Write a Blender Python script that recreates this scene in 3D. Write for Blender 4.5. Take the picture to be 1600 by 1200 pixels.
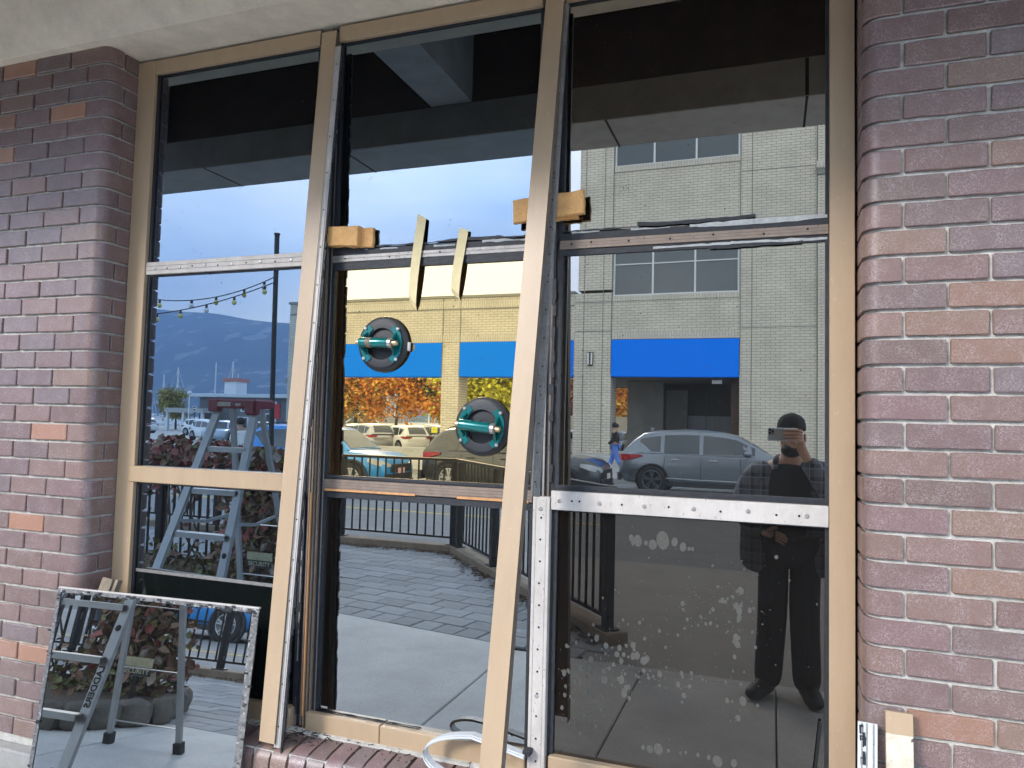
import bpy, bmesh, math, random, mathutils
from mathutils import Vector, Matrix

random.seed(7)
S = bpy.context.scene
for o in list(bpy.data.objects):
    bpy.data.objects.remove(o)
COL = S.collection
R = math.radians

# ------------------------------------------------------------------ camera
cam_d = bpy.data.cameras.new("camera")
cam = bpy.data.objects.new("camera", cam_d)
COL.objects.link(cam)
cam_d.sensor_fit = 'HORIZONTAL'
cam_d.sensor_width = 36.0
cam_d.lens = 1140.0 / 1600.0 * 36.0
cam_d.clip_start = 0.004
cam_d.clip_end = 12000.0
right = Vector((0.941673, 0.335622, 0.024677)); fwd = Vector((-0.336495, 0.940071, 0.055108))
fwd.normalize(); right = (right - fwd * right.dot(fwd)).normalized(); up = right.cross(fwd).normalized()
M = Matrix.Identity(4)
for i, v in enumerate((right, up, -fwd)):
    M[0][i], M[1][i], M[2][i] = v
M.translation = Vector((0.0, -2.25, 1.6))
cam.matrix_world = M
S.camera = cam

# ------------------------------------------------------------------ world, sun, exposure
SUN_DIR = Vector((-0.62, -1.0, 0.66)).normalized()          # towards the sun
elev = math.asin(SUN_DIR.z); az = math.atan2(SUN_DIR.x, SUN_DIR.y)
W = bpy.data.worlds.new("World"); S.world = W; W.use_nodes = True
nt = W.node_tree; nt.nodes.clear()
def wn(t): return nt.nodes.new(t)
out = wn('ShaderNodeOutputWorld'); bg = wn('ShaderNodeBackground')
sky = wn('ShaderNodeTexSky'); sky.sky_type = 'NISHITA'; sky.sun_disc = False
sky.sun_elevation = elev; sky.sun_rotation = az; sky.air_density = 1.0; sky.dust_density = 1.6; sky.ozone_density = 1.5
tc = wn('ShaderNodeTexCoord'); mp = wn('ShaderNodeMapping'); mp.inputs['Scale'].default_value = (1.1, 1.1, 3.4); mp.inputs['Location'].default_value = (0.3, 1.7, 0.4)
nz = wn('ShaderNodeTexNoise'); nz.inputs['Scale'].default_value = 2.2; nz.inputs['Detail'].default_value = 9.0; nz.inputs['Roughness'].default_value = 0.56; nz.inputs['Distortion'].default_value = 0.5
rp = wn('ShaderNodeValToRGB'); rp.color_ramp.elements[0].position = 0.34; rp.color_ramp.elements[1].position = 0.66
rp.color_ramp.elements[0].color = (0.38, 0.38, 0.38, 1); rp.color_ramp.elements[1].color = (0.92, 0.92, 0.92, 1)
nz2 = wn('ShaderNodeTexNoise'); nz2.inputs['Scale'].default_value = 4.0; nz2.inputs['Detail'].default_value = 7.0
rp2 = wn('ShaderNodeValToRGB'); rp2.color_ramp.elements[0].position = 0.35; rp2.color_ramp.elements[1].position = 0.7
rp2.color_ramp.elements[0].color = (9.0, 11.2, 14.2, 1); rp2.color_ramp.elements[1].color = (13.2, 15.4, 18.0, 1)
mx = wn('ShaderNodeMix'); mx.data_type = 'RGBA'
nt.links.new(tc.outputs['Generated'], mp.inputs['Vector'])
nt.links.new(mp.outputs['Vector'], nz.inputs['Vector']); nt.links.new(mp.outputs['Vector'], nz2.inputs['Vector'])
nt.links.new(nz.outputs['Fac'], rp.inputs['Fac']); nt.links.new(nz2.outputs['Fac'], rp2.inputs['Fac'])
nt.links.new(rp.outputs['Color'], mx.inputs['Factor']); nt.links.new(sky.outputs['Color'], mx.inputs['A']); nt.links.new(rp2.outputs['Color'], mx.inputs['B'])
nt.links.new(mx.outputs['Result'], bg.inputs['Color']); bg.inputs['Strength'].default_value = 0.105
nt.links.new(bg.outputs['Background'], out.inputs['Surface'])

sun_d = bpy.data.lights.new("sun", 'SUN'); sun_d.energy = 1.35; sun_d.angle = R(13); sun_d.color = (1.0, 0.965, 0.92)
sun = bpy.data.objects.new("sun", sun_d); COL.objects.link(sun)
sun.rotation_euler = SUN_DIR.to_track_quat('Z', 'Y').to_euler(); sun.location = (-6, -10, 12)

S.view_settings.view_transform = 'Standard'; S.view_settings.look = 'None'
S.view_settings.exposure = 1.95; S.view_settings.gamma = 1.0; S.view_settings.use_curve_mapping = False
S.cycles.use_denoising = True
S.cycles.max_bounces = 8; S.cycles.diffuse_bounces = 4; S.cycles.glossy_bounces = 5
S.cycles.caustics_reflective = False; S.cycles.caustics_refractive = False
S.cycles.sample_clamp_indirect = 6.0

# ------------------------------------------------------------------ materials
def lin(r, g, b):
    f = lambda c: (c / 255) / 12.92 if c <= 10 else ((c / 255 + 0.055) / 1.055) ** 2.4
    return (f(r), f(g), f(b), 1.0)
MATS = {}
def mat(name, col, rough=0.6, metal=0.0, var=0.0, scale=20.0, bump=0.0, bscale=60.0, spec=0.5, coat=0.0, objvar=0.0, stretch=None, speck=None):
    """Principled material with optional noise colour variation, bump, per-object variation and specks."""
    if name in MATS: return MATS[name]
    m = bpy.data.materials.new(name); m.use_nodes = True; MATS[name] = m
    n = m.node_tree.nodes; l = m.node_tree.links; p = n['Principled BSDF']
    p.inputs['Base Color'].default_value = (*col[:3], 1); p.inputs['Roughness'].default_value = rough
    p.inputs['Metallic'].default_value = metal; p.inputs['Specular IOR Level'].default_value = spec
    p.inputs['Coat Weight'].default_value = coat; p.inputs['Coat Roughness'].default_value = 0.06
    tc = n.new('ShaderNodeTexCoord'); src = tc.outputs['Object']
    if stretch:
        mp = n.new('ShaderNodeMapping'); mp.inputs['Scale'].default_value = stretch; l.new(src, mp.inputs['Vector']); src = mp.outputs['Vector']
    cur = None
    def mixrgb(a, b, fac, mode='MIX'):
        x = n.new('ShaderNodeMix'); x.data_type = 'RGBA'; x.blend_type = mode
        for inp, v in (('A', a), ('B', b)):
            if isinstance(v, tuple): x.inputs[inp].default_value = v
            else: l.new(v, x.inputs[inp])
        if isinstance(fac, float): x.inputs['Factor'].default_value = fac
        else: l.new(fac, x.inputs['Factor'])
        return x.outputs['Result']
    if var:
        nz = n.new('ShaderNodeTexNoise'); nz.inputs['Scale'].default_value = scale; nz.inputs['Detail'].default_value = 6
        nz.inputs['Roughness'].default_value = 0.65; l.new(src, nz.inputs['Vector'])
        mr = n.new('ShaderNodeMapRange'); mr.inputs['From Min'].default_value = 0.3; mr.inputs['From Max'].default_value = 0.7
        l.new(nz.outputs['Fac'], mr.inputs['Value'])
        a = tuple(max(0, c * (1 - var)) for c in col[:3]) + (1,); b = tuple(min(1, c * (1 + var)) for c in col[:3]) + (1,)
        cur = mixrgb(a, b, mr.outputs['Result'])
    if objvar:
        oi = n.new('ShaderNodeObjectInfo'); mr = n.new('ShaderNodeMapRange')
        mr.inputs['To Min'].default_value = 1 - objvar; mr.inputs['To Max'].default_value = 1 + objvar
        l.new(oi.outputs['Random'], mr.inputs['Value'])
        cur = mixrgb(cur if cur else (*col[:3], 1), mr.outputs['Result'], 1.0, 'MULTIPLY')
    if speck:
        scol, sscale, thr = speck
        nz = n.new('ShaderNodeTexNoise'); nz.inputs['Scale'].default_value = sscale; nz.inputs['Detail'].default_value = 3
        l.new(src, nz.inputs['Vector'])
        mr = n.new('ShaderNodeMapRange'); mr.inputs['From Min'].default_value = thr; mr.inputs['From Max'].default_value = thr + 0.06
        l.new(nz.outputs['Fac'], mr.inputs['Value'])
        cur = mixrgb(cur if cur else (*col[:3], 1), (*scol[:3], 1), mr.outputs['Result'])
    if cur: l.new(cur, p.inputs['Base Color'])
    if bump:
        nb = n.new('ShaderNodeTexNoise'); nb.inputs['Scale'].default_value = bscale; nb.inputs['Detail'].default_value = 5; l.new(src, nb.inputs['Vector'])
        bp = n.new('ShaderNodeBump'); bp.inputs['Strength'].default_value = bump; bp.inputs['Distance'].default_value = 0.004
        l.new(nb.outputs['Fac'], bp.inputs['Height']); l.new(bp.outputs['Normal'], p.inputs['Normal'])
    return m

def brick_mat():
    """Glazed mauve brick with wire-cut wrinkles; each brick takes its own tone from its object."""
    m = bpy.data.materials.new("mauve_brick"); m.use_nodes = True
    n = m.node_tree.nodes; l = m.node_tree.links; p = n['Principled BSDF']
    oi = n.new('ShaderNodeObjectInfo'); cr = n.new('ShaderNodeValToRGB'); cr.color_ramp.interpolation = 'LINEAR'
    e = cr.color_ramp.elements
    tones = [(0.0, (0.134, 0.077, 0.062)), (0.15, (0.173, 0.099, 0.082)), (0.32, (0.139, 0.086, 0.077)), (0.48, (0.197, 0.113, 0.085)), (0.62, (0.134, 0.084, 0.068)),
             (0.76, (0.152, 0.104, 0.096)), (0.86, (0.189, 0.113, 0.077)), (0.93, (0.219, 0.113, 0.072)), (0.958, (0.303, 0.139, 0.075)), (1.0, (0.336, 0.159, 0.085))]
    e[0].position, e[0].color = 0.0, (*tones[0][1], 1); e[1].position, e[1].color = 1.0, (*tones[-1][1], 1)
    for pos, c in tones[1:-1]:
        x = e.new(pos); x.color = (*c, 1)
    l.new(oi.outputs['Random'], cr.inputs['Fac'])
    tc = n.new('ShaderNodeTexCoord')
    addv = n.new('ShaderNodeVectorMath'); addv.operation = 'ADD'; l.new(tc.outputs['Object'], addv.inputs[0])
    comb = n.new('ShaderNodeCombineXYZ'); mul = n.new('ShaderNodeMath'); mul.operation = 'MULTIPLY'; mul.inputs[1].default_value = 37.0
    l.new(oi.outputs['Random'], mul.inputs[0]); l.new(mul.outputs[0], comb.inputs[0]); l.new(mul.outputs[0], comb.inputs[2]); l.new(comb.outputs[0], addv.inputs[1])
    big = n.new('ShaderNodeTexNoise'); big.inputs['Scale'].default_value = 18; big.inputs['Detail'].default_value = 4; l.new(addv.outputs[0], big.inputs['Vector'])
    wr = n.new('ShaderNodeTexNoise'); wr.inputs['Scale'].default_value = 260; wr.inputs['Detail'].default_value = 2.5; wr.inputs['Distortion'].default_value = 1.2; l.new(addv.outputs[0], wr.inputs['Vector'])
    bigr = n.new('ShaderNodeMapRange'); bigr.inputs['From Min'].default_value = 0.38; bigr.inputs['From Max'].default_value = 0.68; bigr.inputs['To Min'].default_value = 0.18; bigr.inputs['To Max'].default_value = 0.72; l.new(big.outputs['Fac'], bigr.inputs['Value'])
    wrr = n.new('ShaderNodeMapRange'); wrr.inputs['From Min'].default_value = 0.48; wrr.inputs['From Max'].default_value = 0.60; l.new(wr.outputs['Fac'], wrr.inputs['Value'])
    mm = n.new('ShaderNodeMath'); mm.operation = 'MULTIPLY'; l.new(bigr.outputs[0], mm.inputs[0]); l.new(wrr.outputs[0], mm.inputs[1])
    m2 = n.new('ShaderNodeMath'); m2.operation = 'MULTIPLY'; m2.inputs[1].default_value = 0.70; l.new(mm.outputs[0], m2.inputs[0])
    mix = n.new('ShaderNodeMix'); mix.data_type = 'RGBA'; l.new(m2.outputs[0], mix.inputs['Factor']); l.new(cr.outputs['Color'], mix.inputs['A']); mix.inputs['B'].default_value = (0.42, 0.335, 0.32, 1)
    l.new(mix.outputs['Result'], p.inputs['Base Color'])
    p.inputs['Roughness'].default_value = 0.35; p.inputs['Specular IOR Level'].default_value = 0.5
    bp = n.new('ShaderNodeBump'); bp.inputs['Strength'].default_value = 0.5; bp.inputs['Distance'].default_value = 0.0012
    l.new(wr.outputs['Fac'], bp.inputs['Height']); l.new(bp.outputs['Normal'], p.inputs['Normal'])
    MATS['brick'] = m
    return m

def corner_brick_mat():
    m = BRICK.copy(); m.name = 'mauve_corner_brick'
    for nd in m.node_tree.nodes:
        if nd.type == 'VALTORGB':
            for e in nd.color_ramp.elements:
                if e.position > .9: e.color = (0.168, 0.098, 0.088, 1)
    return m

def far_brick_mat(name, c1, c2, mortar, vertical=False):
    m = bpy.data.materials.new(name); m.use_nodes = True; MATS[name] = m
    n = m.node_tree.nodes; l = m.node_tree.links; p = n['Principled BSDF']
    tc = n.new('ShaderNodeTexCoord'); sx = n.new('ShaderNodeSeparateXYZ'); cb = n.new('ShaderNodeCombineXYZ'); l.new(tc.outputs['Object'], sx.inputs[0])
    ad = n.new('ShaderNodeMath'); ad.operation = 'ADD'; l.new(sx.outputs[0], ad.inputs[0]); l.new(sx.outputs[1], ad.inputs[1])
    if vertical: l.new(sx.outputs[2], cb.inputs[0]); l.new(ad.outputs[0], cb.inputs[1])
    else: l.new(ad.outputs[0], cb.inputs[0]); l.new(sx.outputs[2], cb.inputs[1])
    b = n.new('ShaderNodeTexBrick'); l.new(cb.outputs[0], b.inputs['Vector'])
    b.inputs['Scale'].default_value = 1.0; b.inputs['Brick Width'].default_value = 0.36; b.inputs['Row Height'].default_value = 0.112
    b.inputs['Mortar Size'].default_value = 0.011; b.inputs['Color1'].default_value = (*c1, 1); b.inputs['Color2'].default_value = (*c2, 1); b.inputs['Mortar'].default_value = (*mortar, 1)
    b.inputs['Mortar Smooth'].default_value = 0.1
    nz = n.new('ShaderNodeTexNoise'); nz.inputs['Scale'].default_value = 0.9; nz.inputs['Detail'].default_value = 6; l.new(tc.outputs['Object'], nz.inputs['Vector'])
    mr = n.new('ShaderNodeMapRange'); mr.inputs['From Min'].default_value = .3; mr.inputs['From Max'].default_value = .7; mr.inputs['To Min'].default_value = 0.88; mr.inputs['To Max'].default_value = 1.08; l.new(nz.outputs['Fac'], mr.inputs['Value'])
    mx = n.new('ShaderNodeMix'); mx.data_type = 'RGBA'; mx.blend_type = 'MULTIPLY'; mx.inputs['Factor'].default_value = 1.0
    l.new(b.outputs['Color'], mx.inputs['A']); l.new(mr.outputs['Result'], mx.inputs['B']); l.new(mx.outputs['Result'], p.inputs['Base Color'])
    p.inputs['Roughness'].default_value = 0.8
    return m

def glass_mat(name, tint, rough=0.0, dust=0.03, wave=0.0, body=None):
    """Tinted reflective coated glass: a coloured mirror layer over a dark body, with a little dust."""
    m = bpy.data.materials.new(name); m.use_nodes = True; MATS[name] = m
    n = m.node_tree.nodes; l = m.node_tree.links; n.clear()
    o = n.new('ShaderNodeOutputMaterial'); p = n.new('ShaderNodeBsdfPrincipled')
    p.inputs['Base Color'].default_value = (*tint, 1); p.inputs['Metallic'].default_value = 1.0; p.inputs['Roughness'].default_value = rough
    d = n.new('ShaderNodeBsdfDiffuse'); d.inputs['Color'].default_value = (0.5, 0.5, 0.48, 1)
    tc = n.new('ShaderNodeTexCoord'); nz = n.new('ShaderNodeTexNoise'); nz.inputs['Scale'].default_value = 130; nz.inputs['Detail'].default_value = 2; l.new(tc.outputs['Object'], nz.inputs['Vector'])
    mr = n.new('ShaderNodeMapRange'); mr.inputs['From Min'].default_value = 0.70; mr.inputs['From Max'].default_value = 0.78; mr.inputs['To Min'].default_value = dust * 0.25; mr.inputs['To Max'].default_value = dust * 7; l.new(nz.outputs['Fac'], mr.inputs['Value'])
    mix = n.new('ShaderNodeMixShader'); l.new(mr.outputs[0], mix.inputs[0]); l.new(p.outputs[0], mix.inputs[1]); l.new(d.outputs[0], mix.inputs[2]); l.new(mix.outputs[0], o.inputs['Surface'])
    if body:
        bd = n.new('ShaderNodeBsdfDiffuse'); bd.inputs['Color'].default_value = (*body, 1); ms = n.new('ShaderNodeAddShader')
        l.new(mix.outputs[0], ms.inputs[0]); l.new(bd.outputs[0], ms.inputs[1]); l.new(ms.outputs[0], o.inputs['Surface'])
    if wave:
        nb = n.new('ShaderNodeTexNoise'); nb.inputs['Scale'].default_value = 2.2; nb.inputs['Detail'].default_value = 1; l.new(tc.outputs['Object'], nb.inputs['Vector'])
        bp = n.new('ShaderNodeBump'); bp.inputs['Strength'].default_value = wave; bp.inputs['Distance'].default_value = 0.01
        l.new(nb.outputs['Fac'], bp.inputs['Height']); l.new(bp.outputs['Normal'], p.inputs['Normal'])
    return m

BRICK = brick_mat(); CBRICK = corner_brick_mat()
MORTAR = mat('mortar', (0.50, 0.46, 0.395), 0.9, var=0.28, scale=35, bump=0.9, bscale=200)
STUCCO = mat('stucco', (0.66, 0.555, 0.415), 0.92, var=0.14, scale=9, bump=1.0, bscale=240, speck=((0.68, 0.59, 0.47), 170, 0.60))
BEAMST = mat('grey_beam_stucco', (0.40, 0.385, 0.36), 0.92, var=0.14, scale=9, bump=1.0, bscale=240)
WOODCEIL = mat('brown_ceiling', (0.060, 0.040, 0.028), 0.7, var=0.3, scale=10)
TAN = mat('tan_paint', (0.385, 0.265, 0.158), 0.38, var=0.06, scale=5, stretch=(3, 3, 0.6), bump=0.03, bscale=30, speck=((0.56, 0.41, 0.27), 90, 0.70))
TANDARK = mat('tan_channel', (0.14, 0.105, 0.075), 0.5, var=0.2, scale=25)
WHITEAL = mat('chalky_aluminium', (0.47, 0.415, 0.36), 0.55, 0.1, var=0.14, scale=22, stretch=(1, 1, 0.5), bump=0.1, bscale=80, speck=((0.22, 0.18, 0.15), 160, 0.66))
GREYAL = mat('weathered_aluminium', (0.30, 0.275, 0.25), 0.45, 0.5, var=0.2, scale=30, bump=0.1, bscale=80, speck=((0.08, 0.07, 0.06), 140, 0.64))
BRONZE = mat('brown_anodised', (0.24, 0.175, 0.13), 0.45, 0.3, var=0.18, scale=30, speck=((0.07, 0.05, 0.04), 120, 0.66))
ORANGEWOOD = mat('orange_wood_shim', (0.50, 0.24, 0.09), 0.65, var=0.25, scale=50, stretch=(1, 1, 0.1))
BLACKRUB = mat('black_sealant', (0.014, 0.014, 0.016), 0.55, var=0.4, scale=40, bump=0.5, bscale=90)
WHITESEAL = mat('white_sealant', (0.42, 0.41, 0.38), 0.8, var=0.2, scale=60, bump=0.4, bscale=120)
BLOCKW = mat('orange_wood_block', (0.66, 0.35, 0.125), 0.75, var=0.14, scale=30, bump=0.35, bscale=110, speck=((0.5, 0.25, 0.08), 140, 0.62))
TAPE = mat('masking_tape', (0.70, 0.56, 0.30), 0.7, var=0.06, scale=60)
STEEL = mat('bright_screw', (0.45, 0.43, 0.40), 0.35, 0.8)
HOLE = mat('dark_hole', (0.010, 0.009, 0.008), 0.9)
BLACKPL = mat('black_rubber', (0.008, 0.008, 0.009), 0.5, bump=0.1, bscale=60)
GREYPL = mat('grey_ring', (0.026, 0.025, 0.027), 0.55, bump=0.3, bscale=200)
TEAL = mat('teal_paint', (0.0, 0.135, 0.125), 0.25, 0.25, coat=0.4)
BRASS = mat('brass', (0.55, 0.40, 0.22), 0.35, 0.9)
WHITEPVC = mat('white_plastic', (0.56, 0.55, 0.53), 0.45)
CONC = mat('concrete', (0.50, 0.485, 0.46), 0.85, var=0.16, scale=2.2, bump=0.4, bscale=150, speck=((0.34, 0.33, 0.32), 70, 0.60))
CONCBASE = mat('footing_concrete', (0.33, 0.30, 0.26), 0.9, var=0.2, scale=7, bump=0.8, bscale=70)
PAVER = mat('paver', (0.27, 0.275, 0.28), 0.85, var=0.15, scale=9, bump=0.3, bscale=160, objvar=0.16)
SANDJ = mat('paver_joint', (0.055, 0.055, 0.052), 0.95)
CURBW = mat('weathered_curb', (0.26, 0.20, 0.145), 0.85, var=0.22, scale=6, bump=0.4, bscale=60)
ASPH = mat('asphalt', (0.20, 0.20, 0.20), 0.9, var=0.14, scale=3, bump=0.4, bscale=120, speck=((0.27, 0.27, 0.27), 90, 0.62))
LOTASPH = mat('pale_asphalt', (0.40, 0.385, 0.36), 0.9, var=0.15, scale=1.2, speck=((0.2, 0.19, 0.18), 40, 0.63))
YELLOWP = mat('yellow_line', (0.55, 0.38, 0.06), 0.8)
BLACKMET = mat('black_metal', (0.012, 0.012, 0.013), 0.38, 0.2)
GALV = mat('ladder_aluminium', (0.36, 0.36, 0.355), 0.42, 0.55, var=0.1, scale=9)
REDPL = mat('red_plastic', (0.22, 0.016, 0.030), 0.4)
LABELW = mat('label_print', (0.55, 0.5, 0.42), 0.6, var=0.4, scale=90)
INK = mat('black_ink', (0.012, 0.012, 0.014), 0.6)
SIGNBUFF = mat('buff_sign', (0.36, 0.33, 0.20), 0.6, var=0.25, scale=20)
SIGNTXT = mat('buff_letter', (0.40, 0.37, 0.24), 0.6)
FBRICK = far_brick_mat('pale_far_brick', (0.61, 0.555, 0.455), (0.55, 0.50, 0.41), (0.30, 0.28, 0.235))
FBRICKV = far_brick_mat('pale_far_soldier', (0.58, 0.53, 0.44), (0.53, 0.485, 0.40), (0.33, 0.325, 0.29), True)
FJOINT = mat('far_joint', (0.20, 0.20, 0.18), 0.9)
BLUEP = mat('blue_panel', (0.001, 0.19, 0.88), 0.8, spec=0.12)
FCONC = mat('far_concrete', (0.26, 0.255, 0.24), 0.9, var=0.15, scale=1.5)
DARKCEIL = mat('parkade_soffit', (0.14, 0.13, 0.11), 0.9)
CURTAIN = mat('pale_wall', (0.42, 0.42, 0.44), 0.85, var=0.1, scale=2, stretch=(6, 1, .3))
WINFR = mat('pale_window_frame', (0.66, 0.68, 0.68), 0.5)
FGLASS = mat('far_window_glass', (0.035, 0.045, 0.048), 0.06, 0.0, spec=0.9)
FCAP = mat('parapet_cap', (0.24, 0.24, 0.21), 0.8)
G_BLUE = glass_mat('coated_glass_blue', (0.190, 0.230, 0.270), wave=0.012)
G_GREY = glass_mat('coated_glass_grey', (0.325, 0.305, 0.275), wave=0.012)
G_GOLD = glass_mat('coated_glass_gold', (0.740, 0.545, 0.285), wave=0.012)
G_LOW = glass_mat('coated_glass_low', (0.262, 0.270, 0.270), wave=0.012)
G_DARK = glass_mat('dark_spandrel_glass', (0.092, 0.081, 0.069), dust=0.02, body=(.0035, .003, .0025))
G_DARK2 = glass_mat('dark_green_spandrel_glass', (0.042, 0.048, 0.046), dust=0.02, body=(.003, .0045, .004))
G_LOOSE = glass_mat('loose_pane_glass', (0.275, 0.285, 0.290), wave=0.01)
SPOT = mat('dried_spot', (0.072, 0.067, 0.055), 0.9, var=0.25, scale=120)

# ------------------------------------------------------------------ mesh helpers
class MB:
    def __init__(s): s.v = []; s.f = []
    def add(s, verts, faces):
        b = len(s.v); s.v += [tuple(p) for p in verts]; s.f += [tuple(i + b for i in f) for f in faces]; return s
    def box(s, x0, x1, y0, y1, z0, z1, ch=0.0):
        if ch <= 0:
            v = [(x, y, z) for x in (x0, x1) for y in (y0, y1) for z in (z0, z1)]
            return s.add(v, [(0, 1, 3, 2), (4, 6, 7, 5), (0, 4, 5, 1), (2, 3, 7, 6), (0, 2, 6, 4), (1, 5, 7, 3)])
        return s.prism([(x0 + ch, y0), (x1 - ch, y0), (x1, y0 + ch), (x1, y1 - ch), (x1 - ch, y1), (x0 + ch, y1), (x0, y1 - ch), (x0, y0 + ch)], z0, z1, ch)
    def prism(s, poly, z0, z1, ch=0.0):
        """vertical prism over a counter-clockwise xy outline, with chamfered top and bottom edges"""
        n = len(poly); cx = sum(p[0] for p in poly) / n; cy = sum(p[1] for p in poly) / n
        def inset(d):
            r = []
            for i in range(n):
                p0, p1, p2 = Vector(poly[i - 1]), Vector(poly[i]), Vector(poly[(i + 1) % n])
                a = (p1 - p0).normalized(); b = (p2 - p1).normalized()
                na = Vector((-a.y, a.x)); nb = Vector((-b.y, b.x)); m = (na + nb); m = m.normalized() if m.length > 1e-6 else na
                r.append(p1 + m * d / max(0.5, m.dot(na)))
            return r
        rings = [(inset(ch), z0), (poly, z0 + ch), (poly, z1 - ch), (inset(ch), z1)] if ch else [(poly, z0), (poly, z1)]
        v = []; f = []
        for ring, z in rings: v += [(p[0], p[1], z) for p in ring]
        for k in range(len(rings) - 1):
            for i in range(n):
                j = (i + 1) % n; f.append((k * n + i, k * n + j, (k + 1) * n + j, (k + 1) * n + i))
        f.append(tuple(reversed(range(n)))); f.append(tuple(range((len(rings) - 1) * n, len(rings) * n)))
        return s.add(v, f)
    def bar(s, a, b, w, t, side=None):
        """bar from a to b; w = width along «side», t = thickness across"""
        a, b = Vector(a), Vector(b); d = (b - a).normalized()
        sd = Vector(side) if side else (Vector((1, 0, 0)) if abs(d.x) < 0.9 else Vector((0, 0, 1)))
        sd = (sd - d * sd.dot(d)).normalized(); n = d.cross(sd).normalized()
        v = []
        for p in (a, b):
            for i, j in ((-1, -1), (1, -1), (1, 1), (-1, 1)): v.append(p + sd * (w / 2 * i) + n * (t / 2 * j))
        return s.add(v, [(3, 2, 1, 0), (4, 5, 6, 7), (0, 1, 5, 4), (1, 2, 6, 5), (2, 3, 7, 6), (3, 0, 4, 7)])
    def tube(s, pts, r, n=8, caps=True):
        pts = [Vector(p) for p in pts]; rr = r if isinstance(r, (list, tuple)) else [r] * len(pts)
        v = []; f = []; ref = None
        for i, p in enumerate(pts):
            d = (pts[min(i + 1, len(pts) - 1)] - pts[max(i - 1, 0)]).normalized()
            if ref is None: ref = Vector((0, 0, 1)) if abs(d.z) < 0.9 else Vector((1, 0, 0))
            u = (ref - d * ref.dot(d)).normalized(); w = d.cross(u); ref = u
            for k in range(n):
                a = 2 * math.pi * k / n; v.append(p + (u * math.cos(a) + w * math.sin(a)) * rr[i])
        for i in range(len(pts) - 1):
            for k in range(n):
                k2 = (k + 1) % n; f.append((i * n + k, i * n + k2, (i + 1) * n + k2, (i + 1) * n + k))
        if caps: f.append(tuple(reversed(range(n)))); f.append(tuple(range((len(pts) - 1) * n, len(pts) * n)))
        return s.add(v, f)
    def lathe(s, prof, c, axis=(0, 0, 1), n=24):
        """prof: (radius, height) pairs about «axis» at c"""
        ax = Vector(axis).normalized(); u = Vector((0, 0, 1)) if abs(ax.z) < 0.9 else Vector((1, 0, 0)); u = (u - ax * u.dot(ax)).normalized(); w = ax.cross(u); c = Vector(c)
        v = []; f = []
        for r, h in prof:
            for k in range(n):
                a = 2 * math.pi * k / n; v.append(c + ax * h + (u * math.cos(a) + w * math.sin(a)) * max(r, 1e-5))
        for i in range(len(prof) - 1):
            for k in range(n):
                k2 = (k + 1) % n; f.append((i * n + k, i * n + k2, (i + 1) * n + k2, (i + 1) * n + k))
        return s.add(v, f)
    def ball(s, c, r, n=12, m=8, sq=(1, 1, 1)):
        v = []; f = []; c = Vector(c)
        for i in range(m + 1):
            t = math.pi * i / m
            for k in range(n):
                a = 2 * math.pi * k / n
                v.append(c + Vector((r * sq[0] * math.sin(t) * math.cos(a), r * sq[1] * math.sin(t) * math.sin(a), r * sq[2] * math.cos(t))))
        for i in range(m):
            for k in range(n):
                k2 = (k + 1) % n; f.append((i * n + k, (i + 1) * n + k, (i + 1) * n + k2, i * n + k2))
        return s.add(v, f)
    def quad(s, *p): return s.add(p, [tuple(range(len(p)))])
    def mesh(s, name, m, smooth=False):
        me = bpy.data.meshes.new(name); me.from_pydata(s.v, [], s.f); me.validate(); me.update()
        if m: me.materials.append(m)
        if smooth:
            me.polygons.foreach_set('use_smooth', [True] * len(me.polygons))
            try: me.set_sharp_from_angle(angle=R(40))
            except Exception: pass
        return me
    def build(s, name, m, parent=None, smooth=False, **props):
        return link(name, s.mesh(name, m, smooth), parent, **props)

def link(name, me, parent=None, loc=None, **props):
    o = bpy.data.objects.new(name, me); COL.objects.link(o)
    if loc is not None: o.location = loc
    if parent: adopt(o, parent)
    for k, v in props.items(): o[k] = v
    return o
def adopt(o, parent):
    o.parent = parent
    if parent.type == 'EMPTY': o.matrix_parent_inverse = Matrix.Translation(-parent.location)
    elif parent.location.length: o.matrix_parent_inverse = Matrix.Translation(-parent.location)
def thing(name, label, cat, loc=(0, 0, 0), group=None):
    o = bpy.data.objects.new(name, None); COL.objects.link(o); o.location = loc; o.empty_display_size = 0.1
    o['label'] = label; o['category'] = cat
    if group: o['group'] = group
    return o
def tag(o, label, cat, group=None):
    o['label'] = label; o['category'] = cat
    if group: o['group'] = group
    return o
def struct(o): o['kind'] = 'structure'; return o
KIDS = {}
def copy_tree(o, loc, rotz=None, label=None):
    r = o.copy(); COL.objects.link(r); r.location = loc
    if rotz is not None: r.rotation_euler = (0, 0, rotz)
    if label: r['label'] = label
    def kids(src, dst):
        for c in [x for x in bpy.data.objects if x.parent == src]:
            d = c.copy(); COL.objects.link(d); d.parent = dst; kids(c, d)
    kids(o, r)
    return r
def text_mesh(txt, size, m, depth=0.001, bold=0.0):
    cu = bpy.data.curves.new('lettering', 'FONT'); cu.body = txt; cu.size = size; cu.extrude = depth; cu.offset = bold; cu.align_x = 'CENTER'; cu.align_y = 'CENTER'
    ob = bpy.data.objects.new('lettering', cu); COL.objects.link(ob)
    dg = bpy.context.evaluated_depsgraph_get(); me = bpy.data.meshes.new_from_object(ob.evaluated_get(dg))
    bpy.data.objects.remove(ob); bpy.data.curves.remove(cu)
    me.materials.clear(); me.materials.append(m)
    return me
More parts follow.
